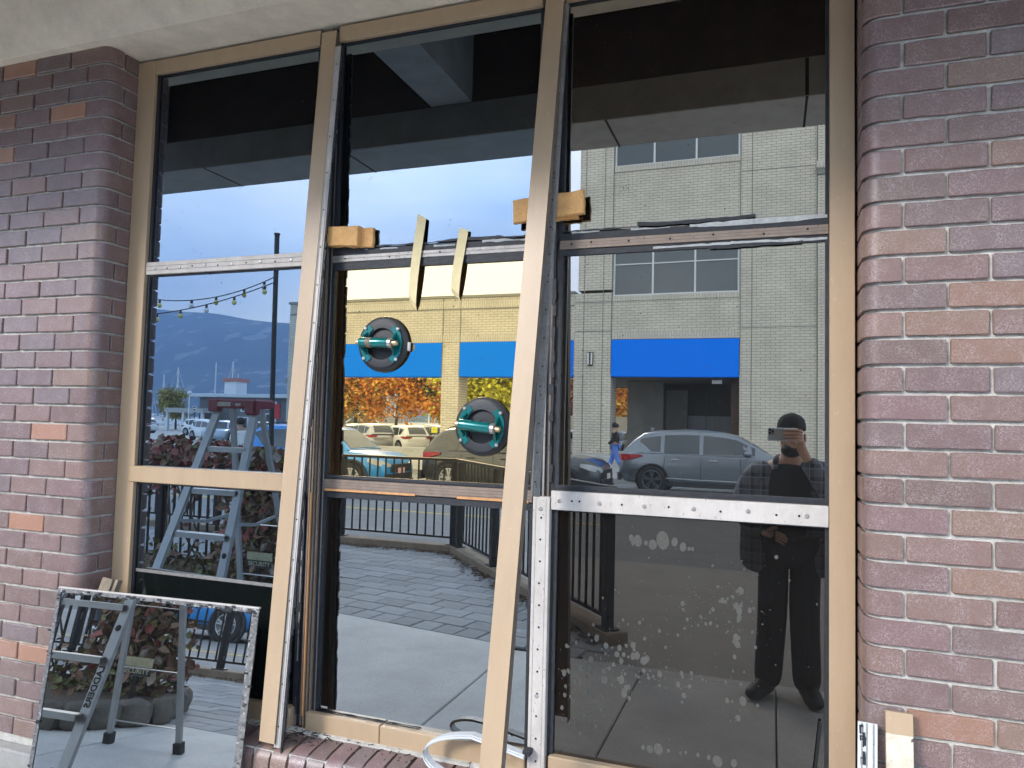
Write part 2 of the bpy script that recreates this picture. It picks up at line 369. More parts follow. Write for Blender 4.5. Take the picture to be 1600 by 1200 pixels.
def skin_mesh(name, joints, edges, m, root=0, sub=2):
    """one continuous surface grown round a jointed skeleton; joints: (x, y, z, rx[, ry])"""
    me = bpy.data.meshes.new(name); me.from_pydata([j[:3] for j in joints], edges, []); me.update()
    ob = bpy.data.objects.new(name, me); COL.objects.link(ob)
    md = ob.modifiers.new('skin', 'SKIN'); md.use_smooth_shade = True
    sv = me.skin_vertices[0].data
    for i, j in enumerate(joints):
        sv[i].radius = (j[3], j[4] if len(j) > 4 else j[3]); sv[i].use_root = (i == root)
    s2 = ob.modifiers.new('sub', 'SUBSURF'); s2.levels = sub; s2.render_levels = sub
    dg = bpy.context.evaluated_depsgraph_get(); out = bpy.data.meshes.new_from_object(ob.evaluated_get(dg))
    bpy.data.objects.remove(ob); out.name = name; out.materials.clear(); out.materials.append(m)
    out.polygons.foreach_set('use_smooth', [True] * len(out.polygons))
    return out
def join_meshes(name, meshes, m):
    bm = bmesh.new()
    for x in meshes: bm.from_mesh(x)
    me = bpy.data.meshes.new(name); bm.to_mesh(me); bm.free(); me.materials.append(m)
    me.polygons.foreach_set('use_smooth', [True] * len(me.polygons)); return me

# ================================================================== the brick front with its window
ZJ, COURSE, BH = 1.632, 0.0713, 0.0613
FY, XL, XR, RC = -0.160, -2.462, 0.222, 0.042
def arc(cx, cy, a0, a1, r, n=5):
    return [(cx + r * math.cos(R(a0 + (a1 - a0) * i / n)), cy + r * math.sin(R(a0 + (a1 - a0) * i / n))) for i in range(n + 1)]

def brick_pier(side):
    """side -1: pier left of the window (reveal faces +x); +1: pier right of it"""
    X = XL if side < 0 else XR
    far = -3.74 if side < 0 else 1.20
    t = thing('brick_pier', 'mauve brick pier with shaded rounded corner standing left of the window' if side < 0 else
              'mauve brick pier right of the window with two trim offcuts at its foot', 'brick wall', (X, 0, 0))
    mo = MB()
    y0 = FY + 0.0105
    if side < 0: poly = [(far, y0)] + arc(X - 0.0105 - RC, y0 + RC, -90, 0, RC) + [(X - 0.0105, 0.30), (far, 0.30)]
    else: poly = [(far, y0), (far, 0.30), (X + 0.0105, 0.30)] + arc(X + 0.0105 + RC, y0 + RC, 180, 270, RC)
    mo.prism(poly, 0.318, 3.055 - 0.002); mo.build('mortar', MORTAR, t)
    full = 0.195; L = full - 0.0085
    def rough(me, seed, amt=.0011):
        r_ = random.Random(seed)
        for v_ in me.vertices: v_.co.x += r_.uniform(-amt, amt); v_.co.z += r_.uniform(-amt, amt); v_.co.y += r_.uniform(-.0004, .0004)
        return me
    def stretcher(seed):
        q = MB(); q.box(-L / 2, L / 2, 0, 0.06, 0, BH, 0.0026); me = q.mesh('brick', BRICK); bm = bmesh.new(); bm.from_mesh(me)
        es = [e for e in bm.edges if abs(e.verts[0].co.x - e.verts[1].co.x) > .1]
        bmesh.ops.subdivide_edges(bm, edges=es, cuts=5); bm.to_mesh(me); bm.free()
        return rough(me, seed)
    sts = [stretcher(60 + i_) for i_ in range(7)]
    def corner(face, ret):
        """L-shaped corner piece: «face» along the front, «ret» back along the reveal"""
        s = side
        if s < 0: p = [(-face, 0)] + arc(-RC, RC, -90, 0, RC, 6) + [(0, ret), (-0.05, ret), (-0.05, 0.055), (-face, 0.055)]
        else: p = [(face, 0), (face, 0.055), (0.05, 0.055), (0.05, ret), (0, ret)] + arc(RC, RC, 180, 270, RC, 6)
        return MB().prism(p, 0, BH, 0.0018).mesh('brick', CBRICK, smooth=True)
    cA = corner(0.1085 if side < 0 else 0.0895, 0.160 - 0.012)
    cB = corner(0.2035 if side < 0 else 0.19, 0.069)
    clo = MB().box(-0.05, 0, 0, 0.066, 0, BH, 0.0018).mesh('brick', CBRICK) if side < 0 else MB().box(0, 0.05, 0, 0.066, 0, BH, 0.0018).mesh('brick', CBRICK)
    rnd = random.Random(11 + side)
    for k in range(-18, 20):
        z = ZJ + k * COURSE + 0.005
        if z < 0.318 or z + BH > 3.0535: continue
        isA = (k % 2 == 0) if side < 0 else (k % 2 != 0)
        link('brick', cA if isA else cB, t, (X, FY + rnd.uniform(-.0006, .0006), z))
        if not isA: link('brick', clo, t, (X, FY + 0.079, z))
        face = (0.1085 if isA else 0.2035) if side < 0 else (0.0895 if isA else 0.19)
        for j in range(7):
            a = face + 0.0085 + j * full
            xc = X + side * (a + L / 2)
            if side < 0 and xc - L / 2 < far: break
            if side > 0 and xc + L / 2 > far: break
            b = link('brick', sts[rnd.randrange(7)], t, (xc + rnd.uniform(-.0012, .0012), FY + rnd.uniform(-.0018, .0012), z + rnd.uniform(-.0012, .0012)))
    return t
brick_pier(-1); brick_pier(1)
# concrete footing and soldier sill under the window
f = MB(); f.box(-3.75, XL + 0.0, -0.200, 0.30, -0.2, 0.316, 0.006); f.box(XR, 1.21, -0.200, 0.30, -0.2, 0.316, 0.006); f.box(XL + 0.002, XR - 0.002, -0.12, 0.30, -0.2, 0.316)
tag(f.build('foundation_plinth', CONCBASE), 'buff concrete footing ledge running under the brick piers', 'footing')
sill = thing('brick_sill', 'sill of upright rounded bricks below the window frame', 'brick sill', (-1.1, -0.1, 0.3))
MB().box(XL + 0.004, XR - 0.004, -0.155, 0.20, 0.318, 0.492).build('mortar', MORTAR, sill)
prof = [(0.0, 0.318), (-0.172, 0.318)] + [(-0.172 + 0.05 - 0.05 * math.cos(R(a)), 0.455 + 0.05 * math.sin(R(a))) for a in (0, 20, 40, 60, 80)] + [(-0.02, 0.517), (0.0, 0.517)]
sb = MB(); bw = 0.059
n_ = len(prof); sb.add([(x, p[0], p[1]) for x in (-bw / 2, bw / 2) for p in prof], [tuple(range(n_)), tuple(reversed(range(n_, 2 * n_)))] + [(i, n_ + i, n_ + (i + 1) % n_, (i + 1) % n_) for i in range(n_)])
sbm = sb.mesh('brick', CBRICK, True)
rnd = random.Random(5); x = XL + 0.036
while x < XR - 0.03:
    link('brick', sbm, sill, (x, rnd.uniform(-.002, .002), rnd.uniform(-.0025, .001))); x += 0.0688
# debris along the sill
db = MB(); rnd = random.Random(9)
for i in range(150):
    xx = rnd.choice([rnd.gauss(-1.50, 0.06), rnd.uniform(-1.85, -0.75)]); yy = rnd.uniform(-0.12, -0.035); a = rnd.uniform(0, 6.28); q = rnd.uniform(.004, .022)
    db.bar((xx, yy, 0.5195), (xx + q * math.cos(a), yy + q * math.sin(a), 0.521), rnd.uniform(.001, .004), .002)
o = db.build('debris_crumbs', BLACKRUB); o['kind'] = 'stuff'; tag(o, 'black crumbs of old sealant scattered on the brick sill', 'debris')
MB().box(XL + 0.05, XR - 0.05, -0.05, -0.022, 0.5115, 0.520).build('mortar_bed', MORTAR, sill)

# ------------------------------------------------------------------ window
win = thing('storefront_window', 'three bay storefront window with reflective panes and stripped tan aluminium frame', 'window', (-1.1, 0, 0.5))
ZT, ZB = 2.987, 0.580
Z1a, Z1b, Z2a, Z2b = 2.162, 2.212, 1.337, 1.400
bays = [(-2.372, -1.590), (-1.505, -0.722), (-0.650, 0.150)]
# body of the framing behind the glass line
fb = MB()
fb.box(XL + .003, XR - .003, 0.008, 0.11, 0.50, 3.05)
fb.build('frame_backing', HOLE, win)
def member(name, m, x0, x1, z0, z1, y=-0.020, ch=0.0015, **k):
    return MB().box(x0, x1, y, 0.007, z0, z1, ch).build(name, m, win, **k)
member('jamb', TAN, XL + .002, -2.372, 0.506, 3.043, -0.024)
member('jamb', TAN, 0.150, XR - .006, 0.506, 3.043, -0.024)
member('head_frame', TAN, -2.3705, -1.586, ZT, 3.043, -0.022)
member('head_frame', TAN, -1.5040, -0.722, ZT, 3.043, -0.022)
member('head_frame', TAN, -0.6490, 0.1485, ZT, 3.043, -0.022)
# mullions, stripped to their grooved cores
def grooved(name, x0, x1, z0, z1, m, y, stripes):
    o = member(name, m, x0, x1, z0, z1, y, 0.001)
    for (a, b, mm, dy) in stripes:
        s_ = MB(); s_.box(a, b, y - dy, y + 0.002, z0 + .003, z1 - .003); s_.build('groove_strip', mm, o)
    return o
grooved('mullion', -1.590, -1.505, 0.52, 3.043, BLACKRUB, -0.006, [(-1.566, -1.560, BRONZE, .006), (-1.553, -1.546, BRONZE, .009), (-1.541, -1.534, TANDARK, .010), (-1.529, -1.522, BRONZE, .008), (-1.588, -1.583, GREYAL, .005), (-1.510, -1.5065, GREYAL, .003)])
MB().box(-1.5525, -1.5475, -0.020, -0.013, 0.56, 1.34).build('wood_shim', ORANGEWOOD, win)
grooved('mullion', -0.722, -0.650, 0.52, 3.043, BLACKRUB, -0.006, [(-0.705, -0.699, GREYAL, .006), (-0.690, -0.684, GREYAL, .007), (-0.674, -0.668, TANDARK, .006)])
def screw_mesh():
    s_ = MB(); s_.lathe([(0.0062, 0), (0.0062, .0012), (0.0045, .0028), (0.0, .0030)], (0, 0, 0), (0, -1, 0), 12); return s_.mesh('screw', STEEL, True)
SCREW = screw_mesh()
def hole_mesh(r=0.0034):
    return MB().lathe([(r, 0), (r, .0006), (0, .0006)], (0, 0, 0), (0, -1, 0), 10).mesh('screw_hole', HOLE)
HOLEM = hole_mesh()
def plate_h(x0, x1, z0, z1, m, y, screws, holes, name='pressure_plate', lines=2):
    o = member(name, m, x0, x1, z0, z1, y, 0.0012)
    for i in range(lines):
        zz = z0 + (z1 - z0) * (i + 1) / (lines + 1)
        MB().box(x0 + .002, x1 - .002, y - .0008, y + .001, zz - .0007, zz + .0007).build('score_line', TANDARK, o)
    for fx in screws: link('screw', SCREW, o, (x0 + (x1 - x0) * fx, y - .0004, (z0 + z1) / 2 + random.uniform(-.003, .003)))
    for fx in holes: link('screw_hole', HOLEM, o, (x0 + (x1 - x0) * fx, y - .0006, (z0 + z1) / 2 + random.uniform(-.004, .004)))
    return o
# bay one: stripped plate above, intact tan cap below
plate_h(-2.371, -1.5915, Z1a, Z1b, WHITEAL, -0.018, [.06, .22, .38, .545, .715, .89], [.14, .30, .46, .63, .80, .955])
member('transom_cap', TAN, -2.391, -1.5915, Z2a, Z2b, -0.030, 0.003)
member('sill_cap', TAN, -2.3705, -1.5915, 0.510, ZB, -0.026, 0.003)
member('sill_cap', TAN, -1.642, -1.592, 0.512, ZB + .004, -0.034, 0.003)
# bay two
plate_h(-1.5035, -0.7235, Z1a + .006, Z1a + .030, GREYAL, -0.012, [], [.07, .55, .97, .3], lines=1)
MB().box(-1.5035, -0.7235, -0.009, .007, Z1a + .0312, Z1b).build('gasket', BLACKRUB, win)
MB().box(-1.5035, -0.7235, -0.009, .007, Z1a - .022, Z1a + .0048).build('gasket', BLACKRUB, win)
o = plate_h(-1.5035, -0.7235, Z2a + .014, Z2b - .010, BRONZE, -0.010, [], [], lines=3)
MB().box(-1.498, -1.14, -0.014, -0.009, Z2a + .012, Z2a + .019).build('wood_shim', ORANGEWOOD, win)
MB().box(-0.985, -0.735, -0.014, -0.009, Z2a + .012, Z2a + .020).build('wood_shim', ORANGEWOOD, win)
MB().box(-1.5035, -0.7235, -0.007, .007, Z2a - .012, Z2a + .0105).build('gasket', BLACKRUB, win)
MB().box(-1.5035, -0.7235, -0.006, .007, Z2b - .0085, Z2b + .004).build('gasket', BLACKRUB, win)
member('sill_cap', TAN, -1.530, -1.2375, 0.508, ZB, -0.030, 0.003)
member('sill_cap', TAN, -1.2355, -0.7235, 0.508, ZB - .001, -0.030, 0.003)
# bay three
plate_h(-0.6485, 0.1485, Z1a + .004, Z1b - .018, BRONZE, -0.014, [], [.05, .13, .28, .44, .60, .78, .93], lines=2)
MB().box(-0.6485, 0.1485, -0.008, .007, Z1a - .016, Z1a + .003).build('gasket', BLACKRUB, win)
MB().box(-0.6485, 0.1485, -0.008, .007, Z1b - .017, Z1b + .006).build('gasket', BLACKRUB, win)
plate_h(-0.6570, 0.1485, Z2a - .002, Z2b - .006, WHITEAL, -0.024, [.035, .195, .365, .545, .735, .93], [.085, .115, .28, .455, .64, .83, .905], lines=0)
MB().box(-0.6485, 0.1485, -0.008, .007, Z2b - .0048, Z2b + .012).build('gasket', BLACKRUB, win)
member('sill_cap', TAN, -0.6485, 0.1485, 0.508, ZB, -0.026, 0.003)
vp = member('pressure_plate', WHITEAL, -0.7145, -0.6590, 0.515, 1.374, -0.030, 0.0015)
for i in range(12): link('screw_hole', HOLEM, vp, (-0.687 + random.uniform(-.002, .002), -0.0306, 0.56 + i * 0.068))
link('screw', SCREW, vp, (-0.688, -0.0304, 1.335)); link('screw', SCREW, vp, (-0.688, -0.0304, 0.757))
for s_ in (-0.704, -0.670): MB().box(s_ - .0006, s_ + .0006, -.0307, -.029, .52, 1.37).build('score_line', GREYAL, vp)

# glass, pane by pane
def pane(x0, x1, z0, z1, m, y=0.0):
    g = MB(); g.box(x0, x1, y, y + 0.006, z0, z1); o = g.build('pane', m, win); return o
g = 0.012
for bi, (a, b) in enumerate(bays):
    pane(a, b, Z1b - .0015, ZT + .002, (G_BLUE, G_BLUE, G_GREY)[bi])
    pane(a, b, Z2b - .0015, Z1a + .0015, (G_BLUE, G_GOLD, G_GREY)[bi])
pane(-2.371, -1.590, 0.992, Z2a + .0015, G_BLUE); pane(-2.371, -1.590, ZB - .002, 0.9905, G_DARK2)
pane(-1.505, -0.722, ZB - .002, Z2a + .0015, G_LOW); pane(-0.650, 0.150, ZB - .002, Z2a + .0015, G_DARK)
MB().box(-2.369, -1.592, -0.0012, 0.0, 0.986, 0.998).build('pane_seam', GREYAL, win)
# black rubber beads at the pane edges
bd = MB()
for (a, b), zs in zip(bays, [((Z1b, ZT), (Z2b, Z1a), (ZB, Z2a)), ((Z1b, ZT), (Z2b, Z1a), (ZB, Z2a)), ((Z1b, ZT), (Z2b, Z1a), (ZB, Z2a))]):
    for z0, z1 in zs:
        bd.box(a + .0005, a + .012, -0.0085, -0.0008, z0, z1); bd.box(b - .010, b - .0005, -0.0085, -0.0008, z0, z1)
        bd.box(a + .0125, b - .0105, -0.006, -0.0008, z1 - .007, z1 - .0005)
bd.build('glazing_bead', BLACKRUB, win)
# torn sealant along the stripped transoms and mullions
def sealant(name, m, strips, seed):
    rnd = random.Random(seed); s_ = MB()
    for (x0, x1, z, h, y) in strips:
        n = max(4, int((x1 - x0) / 0.016)); top = []; bot = []; ta, ba = .6, .3
        for i in range(n + 1):
            xx = x0 + (x1 - x0) * i / n; ta = min(1, max(.12, ta + rnd.gauss(0, .17))); ba = min(.6, max(0, ba + rnd.gauss(0, .12))); top.append((xx, z + h * ta)); bot.append((xx, z - h * ba))
        v = []; f_ = []
        for (tx, tz), (bx, bz) in zip(top, bot): v += [(tx, y, tz), (bx, y, bz), (tx, y + .004, tz), (bx, y + .004, bz)]
        for i in range(n):
            a = i * 4; b = a + 4
            f_ += [(a, a + 1, b + 1, b), (a, b, b + 2, a + 2), (a + 1, a + 3, b + 3, b + 1)]
        s_.add(v, f_)
    o = s_.build(name, m, win); o['kind'] = 'stuff'
sealant('sealant_smear', WHITESEAL, [(-1.47, -1.36, Z1b - .004, .012, -.0105), (-1.31, -1.24, Z1b - .006, .008, -.0105), (-1.10, -1.02, Z1b - .005, .009, -.0105), (-0.92, -0.76, Z1b - .004, .012, -.0105),
    (-0.61, -0.52, Z1b + .006, .013, -.0095), (-0.42, -0.30, Z1b + .004, .006, -.0095), (-0.24, 0.145, Z1b + .003, .010, -.0095), (-0.35, -0.12, Z1a - .008, .006, -.0095), (-0.12, 0.145, Z1a - .006, .010, -.0095)], 2)
sealant('sealant_smear', BLACKRUB, [(-1.50, -1.36, Z1b + .004, .020, -.0115), (-1.36, -0.73, Z1b + .006, .010, -.0115), (-0.645, -0.40, Z1b + .012, .010, -.0115), (-0.40, -0.05, Z1b + .020, .014, -.0115), (-0.18, 0.08, Z1a - .018, .008, -.0115),
    (-1.50, -0.73, Z2b - .002, .007, -.0085), (-1.50, -0.73, Z2a - .008, .008, -.0085), (-0.64, 0.14, Z2b + .004, .006, -.0095), (-1.50, -1.10, ZB + .001, .006, -.0085)], 3)
vs = MB(); rnd = random.Random(21)
for xc, z0, z1, wd in ((-1.580, .56, 1.3, .010), (-0.664, 1.42, 2.2, .016), (-0.660, 2.2, 2.9, .008)):
    z = z0
    while z < z1:
        h = rnd.uniform(.012, .05); d = rnd.uniform(.2, 1) * wd; vs.box(xc - d / 2 + rnd.uniform(-.004, .004), xc + d / 2, -0.013 - rnd.uniform(0, .004), -0.005, z, z + h); z += h * rnd.uniform(.7, 1.1)
o = vs.build('sealant_crumb', BLACKRUB, win); o['kind'] = 'stuff'
# dried water marks on the dark lower right pane
sp = MB(); rnd = random.Random(33)
def spot(cx, cz, r, e=1.35):
    n = 12 if r > .006 else 7; v = [(cx, -0.0009, cz)]; ph = rnd.uniform(0, 6)
    for k in range(n):
        a = 2 * math.pi * k / n; q = r * (1 + .07 * math.sin(2 * a + ph)); v.append((cx + q * math.cos(a), -0.0006, cz + q * e * math.sin(a)))
    sp.add(v, [(0, 1 + (k + 1) % n, 1 + k) for k in range(n)])
for px, pz, r in ((-.405, 1.262, .008), (-.385, 1.255, .013), (-.36, 1.25, .006), (-.34, 1.247, .012), (-.31, 1.262, .020), (-.275, 1.26, .010), (-.25, 1.247, .010), (-.232, 1.243, .005), (-.222, 1.243, .005), (-.40, 1.247, .006)): spot(px, pz, r)
def cloud(n, cx, cz, sx, sz, rmin, rmax):
    for i in range(n):
        xx = rnd.gauss(cx, sx); zz = rnd.gauss(cz, sz)
        if -0.628 < xx < 0.135 and 0.60 < zz < 1.31: spot(xx, zz, rmin + (rmax - rmin) * rnd.random() ** 3)
cloud(130, -.44, .86, .11, .05, .0012, .010); cloud(90, -.53, .79, .05, .06, .0010, .006); cloud(45, -.40, .96, .07, .05, .0012, .007)
cloud(110, -.16, 1.07, .08, .06, .0010, .0065); cloud(26, -.09, .98, .015, .10, .002, .011); cloud(30, -.25, .86, .12, .025, .0012, .006); cloud(40, -.5, .68, .08, .04, .001, .004); cloud(30, -.2, 1.17, .2, .06, .0008, .003)
for px, r in ((-.36, .006), (-.34, .009), (-.315, .013), (-.285, .005), (-.25, .004), (-.235, .004), (-.20, .005), (-.17, .006), (-.145, .013), (-.10, .009)): spot(px, .645 + rnd.uniform(-.006, .006), r)
o = sp.build('water_spot', SPOT, win); o['kind'] = 'stuff'
# dust flecks on the upper panes
fl = MB(); rnd = random.Random(44)
for i in range(420):
    a, b = bays[rnd.randrange(3)]; xx = rnd.uniform(a + .02, b - .02); zz = rnd.uniform(1.45, 2.95); r = rnd.uniform(.0006, .0022)
    fl.quad((xx - r, -.0008, zz), (xx, -.0008, zz - r), (xx + r, -.0008, zz), (xx, -.0008, zz + r))
for cx, cz in ((-.775, 2.60), (-.12, 2.62), (-.45, 2.35)):
    for i in range(70):
        xx = rnd.gauss(cx, .022); zz = rnd.gauss(cz, .012); r = rnd.uniform(.0005, .0016); fl.quad((xx - r, -.0008, zz), (xx, -.0008, zz - r), (xx + r, -.0008, zz), (xx, -.0008, zz + r))
o = fl.build('dust_fleck', SPOT, win); o['kind'] = 'stuff'

# ------------------------------------------------------------------ canopy over the pavement
can = thing('canopy', 'buff stucco soffit and beam overhanging the window, dark recess behind its outer beam', 'canopy', (-1, -0.6, 3.0))
MB().box(-6.0, 4.0, -0.200, 0.30, 3.055, 4.6, 0.004).build('header_beam', STUCCO, can)
sl = MB(); sl.add([(x_, y_, z_) for x_ in (-6.0, 4.0) for y_, z_ in ((-0.2005, 3.058), (-0.46, 3.42), (-0.2005, 3.42))], [(0, 1, 2), (5, 4, 3), (0, 3, 4, 1), (1, 4, 5, 2), (2, 5, 3, 0)]); sl.build('bounce_wedge', STUCCO, can)  # wedge added over the header face, sloped to catch more ground light
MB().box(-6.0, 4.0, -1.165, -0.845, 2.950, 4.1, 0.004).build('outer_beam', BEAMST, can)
MB().box(-6.0, 4.0, -1.20, 0.3, 4.605, 4.75).build('roof_slab', STUCCO, can)
MB().box(-6.0, 4.0, -1.165, -0.845, 4.102, 4.604).build('fascia', STUCCO, can)
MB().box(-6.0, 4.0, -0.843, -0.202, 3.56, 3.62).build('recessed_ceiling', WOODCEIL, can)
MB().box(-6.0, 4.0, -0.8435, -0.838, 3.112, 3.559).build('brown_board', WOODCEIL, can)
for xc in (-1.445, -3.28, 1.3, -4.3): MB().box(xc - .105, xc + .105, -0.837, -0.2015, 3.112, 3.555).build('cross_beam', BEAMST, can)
for xc in (-2.92, -2.037, 0.125, -0.70): MB().box(xc - .005, xc + .005, -1.163, -0.8455, 2.9485, 2.9515).build('control_joint', HOLE, can)
MB().box(0.118, 0.132, -0.8465, -0.8445, 2.955, 3.11).build('control_joint', HOLE, can)
MB().box(-6, XL, 0.0, 0.3, 3.0560, 4.6); MB().box(-3.74, 1.20, 0.3005, 0.5, 0, 4.6).build('wall_core', FCONC, can)
# ================================================================== loose things on and against the window
def channel(name, a, b, w, d, m_face, m_in, label, cat, group, web=0.0016):
    """an extruded U-shaped cover hanging from a to b, open towards the wall"""
    a, b = Vector(a), Vector(b); dr = (b - a).normalized(); sx = Vector((1, 0, 0)); sx = (sx - dr * sx.dot(dr)).normalized(); n = sx.cross(dr).normalized()
    if n.y > 0: n = -n
    t = thing(name, label, cat, tuple(b), group)
    def piece(nm, mm, off_s, off_n, ws, wn):
        q = MB(); q.bar(a + sx * off_s + n * off_n, b + sx * off_s + n * off_n, ws, wn, sx); return q.build(nm, mm, t)
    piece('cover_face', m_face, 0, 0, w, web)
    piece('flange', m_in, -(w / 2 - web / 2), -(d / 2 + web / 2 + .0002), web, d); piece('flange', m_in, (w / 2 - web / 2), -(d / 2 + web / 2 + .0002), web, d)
    return t
G1 = 'loose tan mullion covers'
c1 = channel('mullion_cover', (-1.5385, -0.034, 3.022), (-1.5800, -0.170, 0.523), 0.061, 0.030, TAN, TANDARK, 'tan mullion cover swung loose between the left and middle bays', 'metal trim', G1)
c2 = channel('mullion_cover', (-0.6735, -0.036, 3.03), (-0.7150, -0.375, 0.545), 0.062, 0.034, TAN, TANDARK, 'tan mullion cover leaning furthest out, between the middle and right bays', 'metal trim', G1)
def loose_plate(a, b, w, t_, m, label, ridge=True, dark=False):
    a, b = Vector(a), Vector(b)
    th = thing('loose_pressure_plate', label, 'metal trim', tuple(b), 'loose pressure plates')
    q = MB(); q.bar(a, b, w, t_, (1, 0, 0)); o = q.build('plate', m, th)
    d = (b - a)
    for k in (-.28, .28):
        r = MB(); off = Vector((w * k, -t_ / 2 - .001, 0)); r.bar(a + off, b + off, w * .10, .003, (1, 0, 0)); r.build('rib', m, o)
    hs = MB()
    for i in range(18):
        p = a + d * ((i + .5) / 18); hs.box(p.x - .0022, p.x + .0022, p.y - t_ / 2 - .0012, p.y - t_ / 2 + .001, p.z - .0022, p.z + .0022)
    hs.build('screw_hole', HOLE, o)['kind'] = 'stuff'
    if dark:
        r = MB(); rnd = random.Random(3); z = 0
        while z < 1:
            p = a + d * z; h = rnd.uniform(.01, .04); e = rnd.uniform(.002, .010); r.box(p.x + w / 2, p.x + w / 2 + e, p.y - .004, p.y + .004, p.z - h, p.z); z += h / d.length * rnd.uniform(.35, .75)
        x = r.build('sealant_crumb', BLACKRUB, o); x['kind'] = 'stuff'
    return th
loose_plate((-1.4985, -0.030, 2.96), (-1.5455, -0.155, 0.508), 0.025, 0.012, WHITEAL, 'thin chalky white aluminium strip standing loose behind the left mullion cover', dark=True)
loose_plate((-0.6440, -0.030, 2.97), (-0.6740, -0.135, 1.384), 0.026, 0.012, GREYAL, 'short grey aluminium strip hanging loose behind the leaning right mullion cover')

# suction lifters
def lifter(x, z, tilt, label, other):
    t = thing('suction_lifter', label, 'suction lifter', (0, 0, 0), 'glass suction lifters')
    ax = (0, -1, 0); c = (0, 0, 0)
    MB().lathe([(0.0955, .0015), (0.0985, .006), (.0965, .014), (.088, .020), (.084, .021)], c, ax, 56).build('rubber_pad', BLACKPL, t, True)
    MB().lathe([(.0838, .015), (.0838, .024), (.080, .0255), (.056, .0255), (.054, .023), (.0535, .012)], c, ax, 48).build('backing_ring', GREYPL, t, True)
    MB().lathe([(.0533, .014), (.02, .0165), (0, .0165)], c, ax, 40).build('inner_cup', BLACKPL, t, True)
    MB().lathe([(.026, .0165), (.025, .018), (.021, .018), (.020, .0167)], c, ax, 32).build('cup_boss', GREYPL, t, True)
    for s in (-1, 1):
        br = MB(); pts = []
        for a in (38, 52, 68): pts.append((s * .0825 * math.sin(R(a)), .0825 * math.cos(R(a))))
        pts += [(s * .081, .012), (s * .081, -.012)]
        for a in (68, 52, 38): pts.append((s * .0825 * math.sin(R(a)), -.0825 * math.cos(R(a))))
        for a in (36, 50): pts.append((s * .059 * math.sin(R(a)), -.062 * math.cos(R(a))))
        pts += [(s * .052, -.014), (s * .052, .014)]
        for a in (50, 36): pts.append((s * .059 * math.sin(R(a)), .062 * math.cos(R(a))))
        n = len(pts); v = [(p[0], -.0262, p[1]) for p in pts] + [(p[0], -.0292, p[1]) for p in pts]
        br.add(v, [tuple(range(n)), tuple(reversed(range(n, 2 * n)))] + [(i, (i + 1) % n, n + (i + 1) % n, n + i) for i in range(n)])
        b = br.build('bracket', TEAL, t)
        # upright arm rising to the handle
        ar = MB(); zz = .020
        ar.add([(s * .052, -.0292, -.040), (s * .052, -.0292, .040), (s * .058, -.062, .016), (s * .058, -.062, -.016), (s * .060, -.0292, -.040), (s * .060, -.0292, .040), (s * .064, -.062, .016), (s * .064, -.062, -.016)],
               [(0, 1, 2, 3), (7, 6, 5, 4), (1, 5, 6, 2), (0, 3, 7, 4), (3, 2, 6, 7)]); ar.build('arm', TEAL, b)
        for q in (-1, 1):
            bo = MB(); bo.lathe([(.0062, 0), (.0062, .004), (.004, .006), (0, .006)], (s * .0635, -.0292, q * .0525), ax, 10); bo.build('bolt', STEEL, b, True)
    MB().lathe([(0, -.062), (.0165, -.062), (.0175, -.058), (.0175, .044), (.0165, .047), (0, .047)], (0, -.062, 0), (1, 0, 0), 28).build('handle', TEAL, t, True)
    MB().lathe([(.0155, 0), (.0175, .002), (.0175, .014), (.012, .017), (.0115, .002)], (.0475, -.062, 0), (1, 0, 0), 20).build('pump_collar', STEEL, t, True)
    pm = MB(); pm.lathe([(0, 0), (.0095, 0), (.0095, .030), (.006, .034), (0, .034)], (.048, -.062, 0), (1, 0, 0), 16); pm.build('pump_plunger', BRASS, t, True)
    vl = MB(); vl.lathe([(.004, 0), (.009, .001), (.009, .012), (.005, .016), (0, .016)], (-.0625, -.062, 0), (-1, 0, 0), 14); vl.build('valve', BRASS, t, True)
    tb = MB(); tb.box(.094, .106, -.014, -.006, -.022, .010, .002); tb.build('release_tab', STEEL, t)
    lb = MB(); lb.lathe([(.0178, 0), (.0178, .020)], (-.035, -.062, 0), (1, 0, 0), 28); lb.build('worn_sticker', mat('worn_sticker', (0.16, 0.11, 0.07), .6, var=.8, scale=160) if other else TEAL, t, True)
    t.location = (x, -0.0012, z); t.rotation_euler = (0, R(tilt), 0)
    return t
lifter(-1.2820, 1.868, 2, 'teal handled black suction lifter stuck higher on the golden middle pane, near its left edge', True)
lifter(-0.9000, 1.590, 6, 'teal handled black suction lifter stuck lower on the golden middle pane, beside the leaning cover', False)
# masking tape
def tape(pts, label):
    q = MB(); (a, b, c, d) = pts; n = 14; v = []; f = []
    for i in range(n + 1):
        s = i / n; y = -.0125 - .010 * math.sin(math.pi * s) * (0.4 + s) + (.011 if s > .95 else 0)
        for (p, r) in ((a, c), (b, d)): v.append((p[0] + (r[0] - p[0]) * s, y, p[1] + (r[1] - p[1]) * s))
    for i in range(n): f.append((2 * i, 2 * i + 1, 2 * i + 3, 2 * i + 2))
    m = len(v); v2 = [(x, y + .0006, z) for x, y, z in v]; f2 = [tuple(m + k for k in reversed(ff)) for ff in f]
    q.add(v + v2, f + f2 + [(2 * i, 2 * i + 2, m + 2 * i + 2, m + 2 * i) for i in range(n)] + [(2 * i + 1, m + 2 * i + 1, m + 2 * i + 3, 2 * i + 3) for i in range(n)])
    tag(q.build('masking_tape', TAPE), label, 'tape', 'masking tape strips')
tape(((-1.164, 2.322), (-1.131, 2.302), (-1.190, 2.020), (-1.161, 1.983)), 'longer strip of cream masking tape stuck across the brown transom, left of the other')
tape(((-1.004, 2.262), (-0.971, 2.251), (-1.030, 2.041), (-1.000, 2.016)), 'shorter strip of cream masking tape stuck across the brown transom, right of the other')
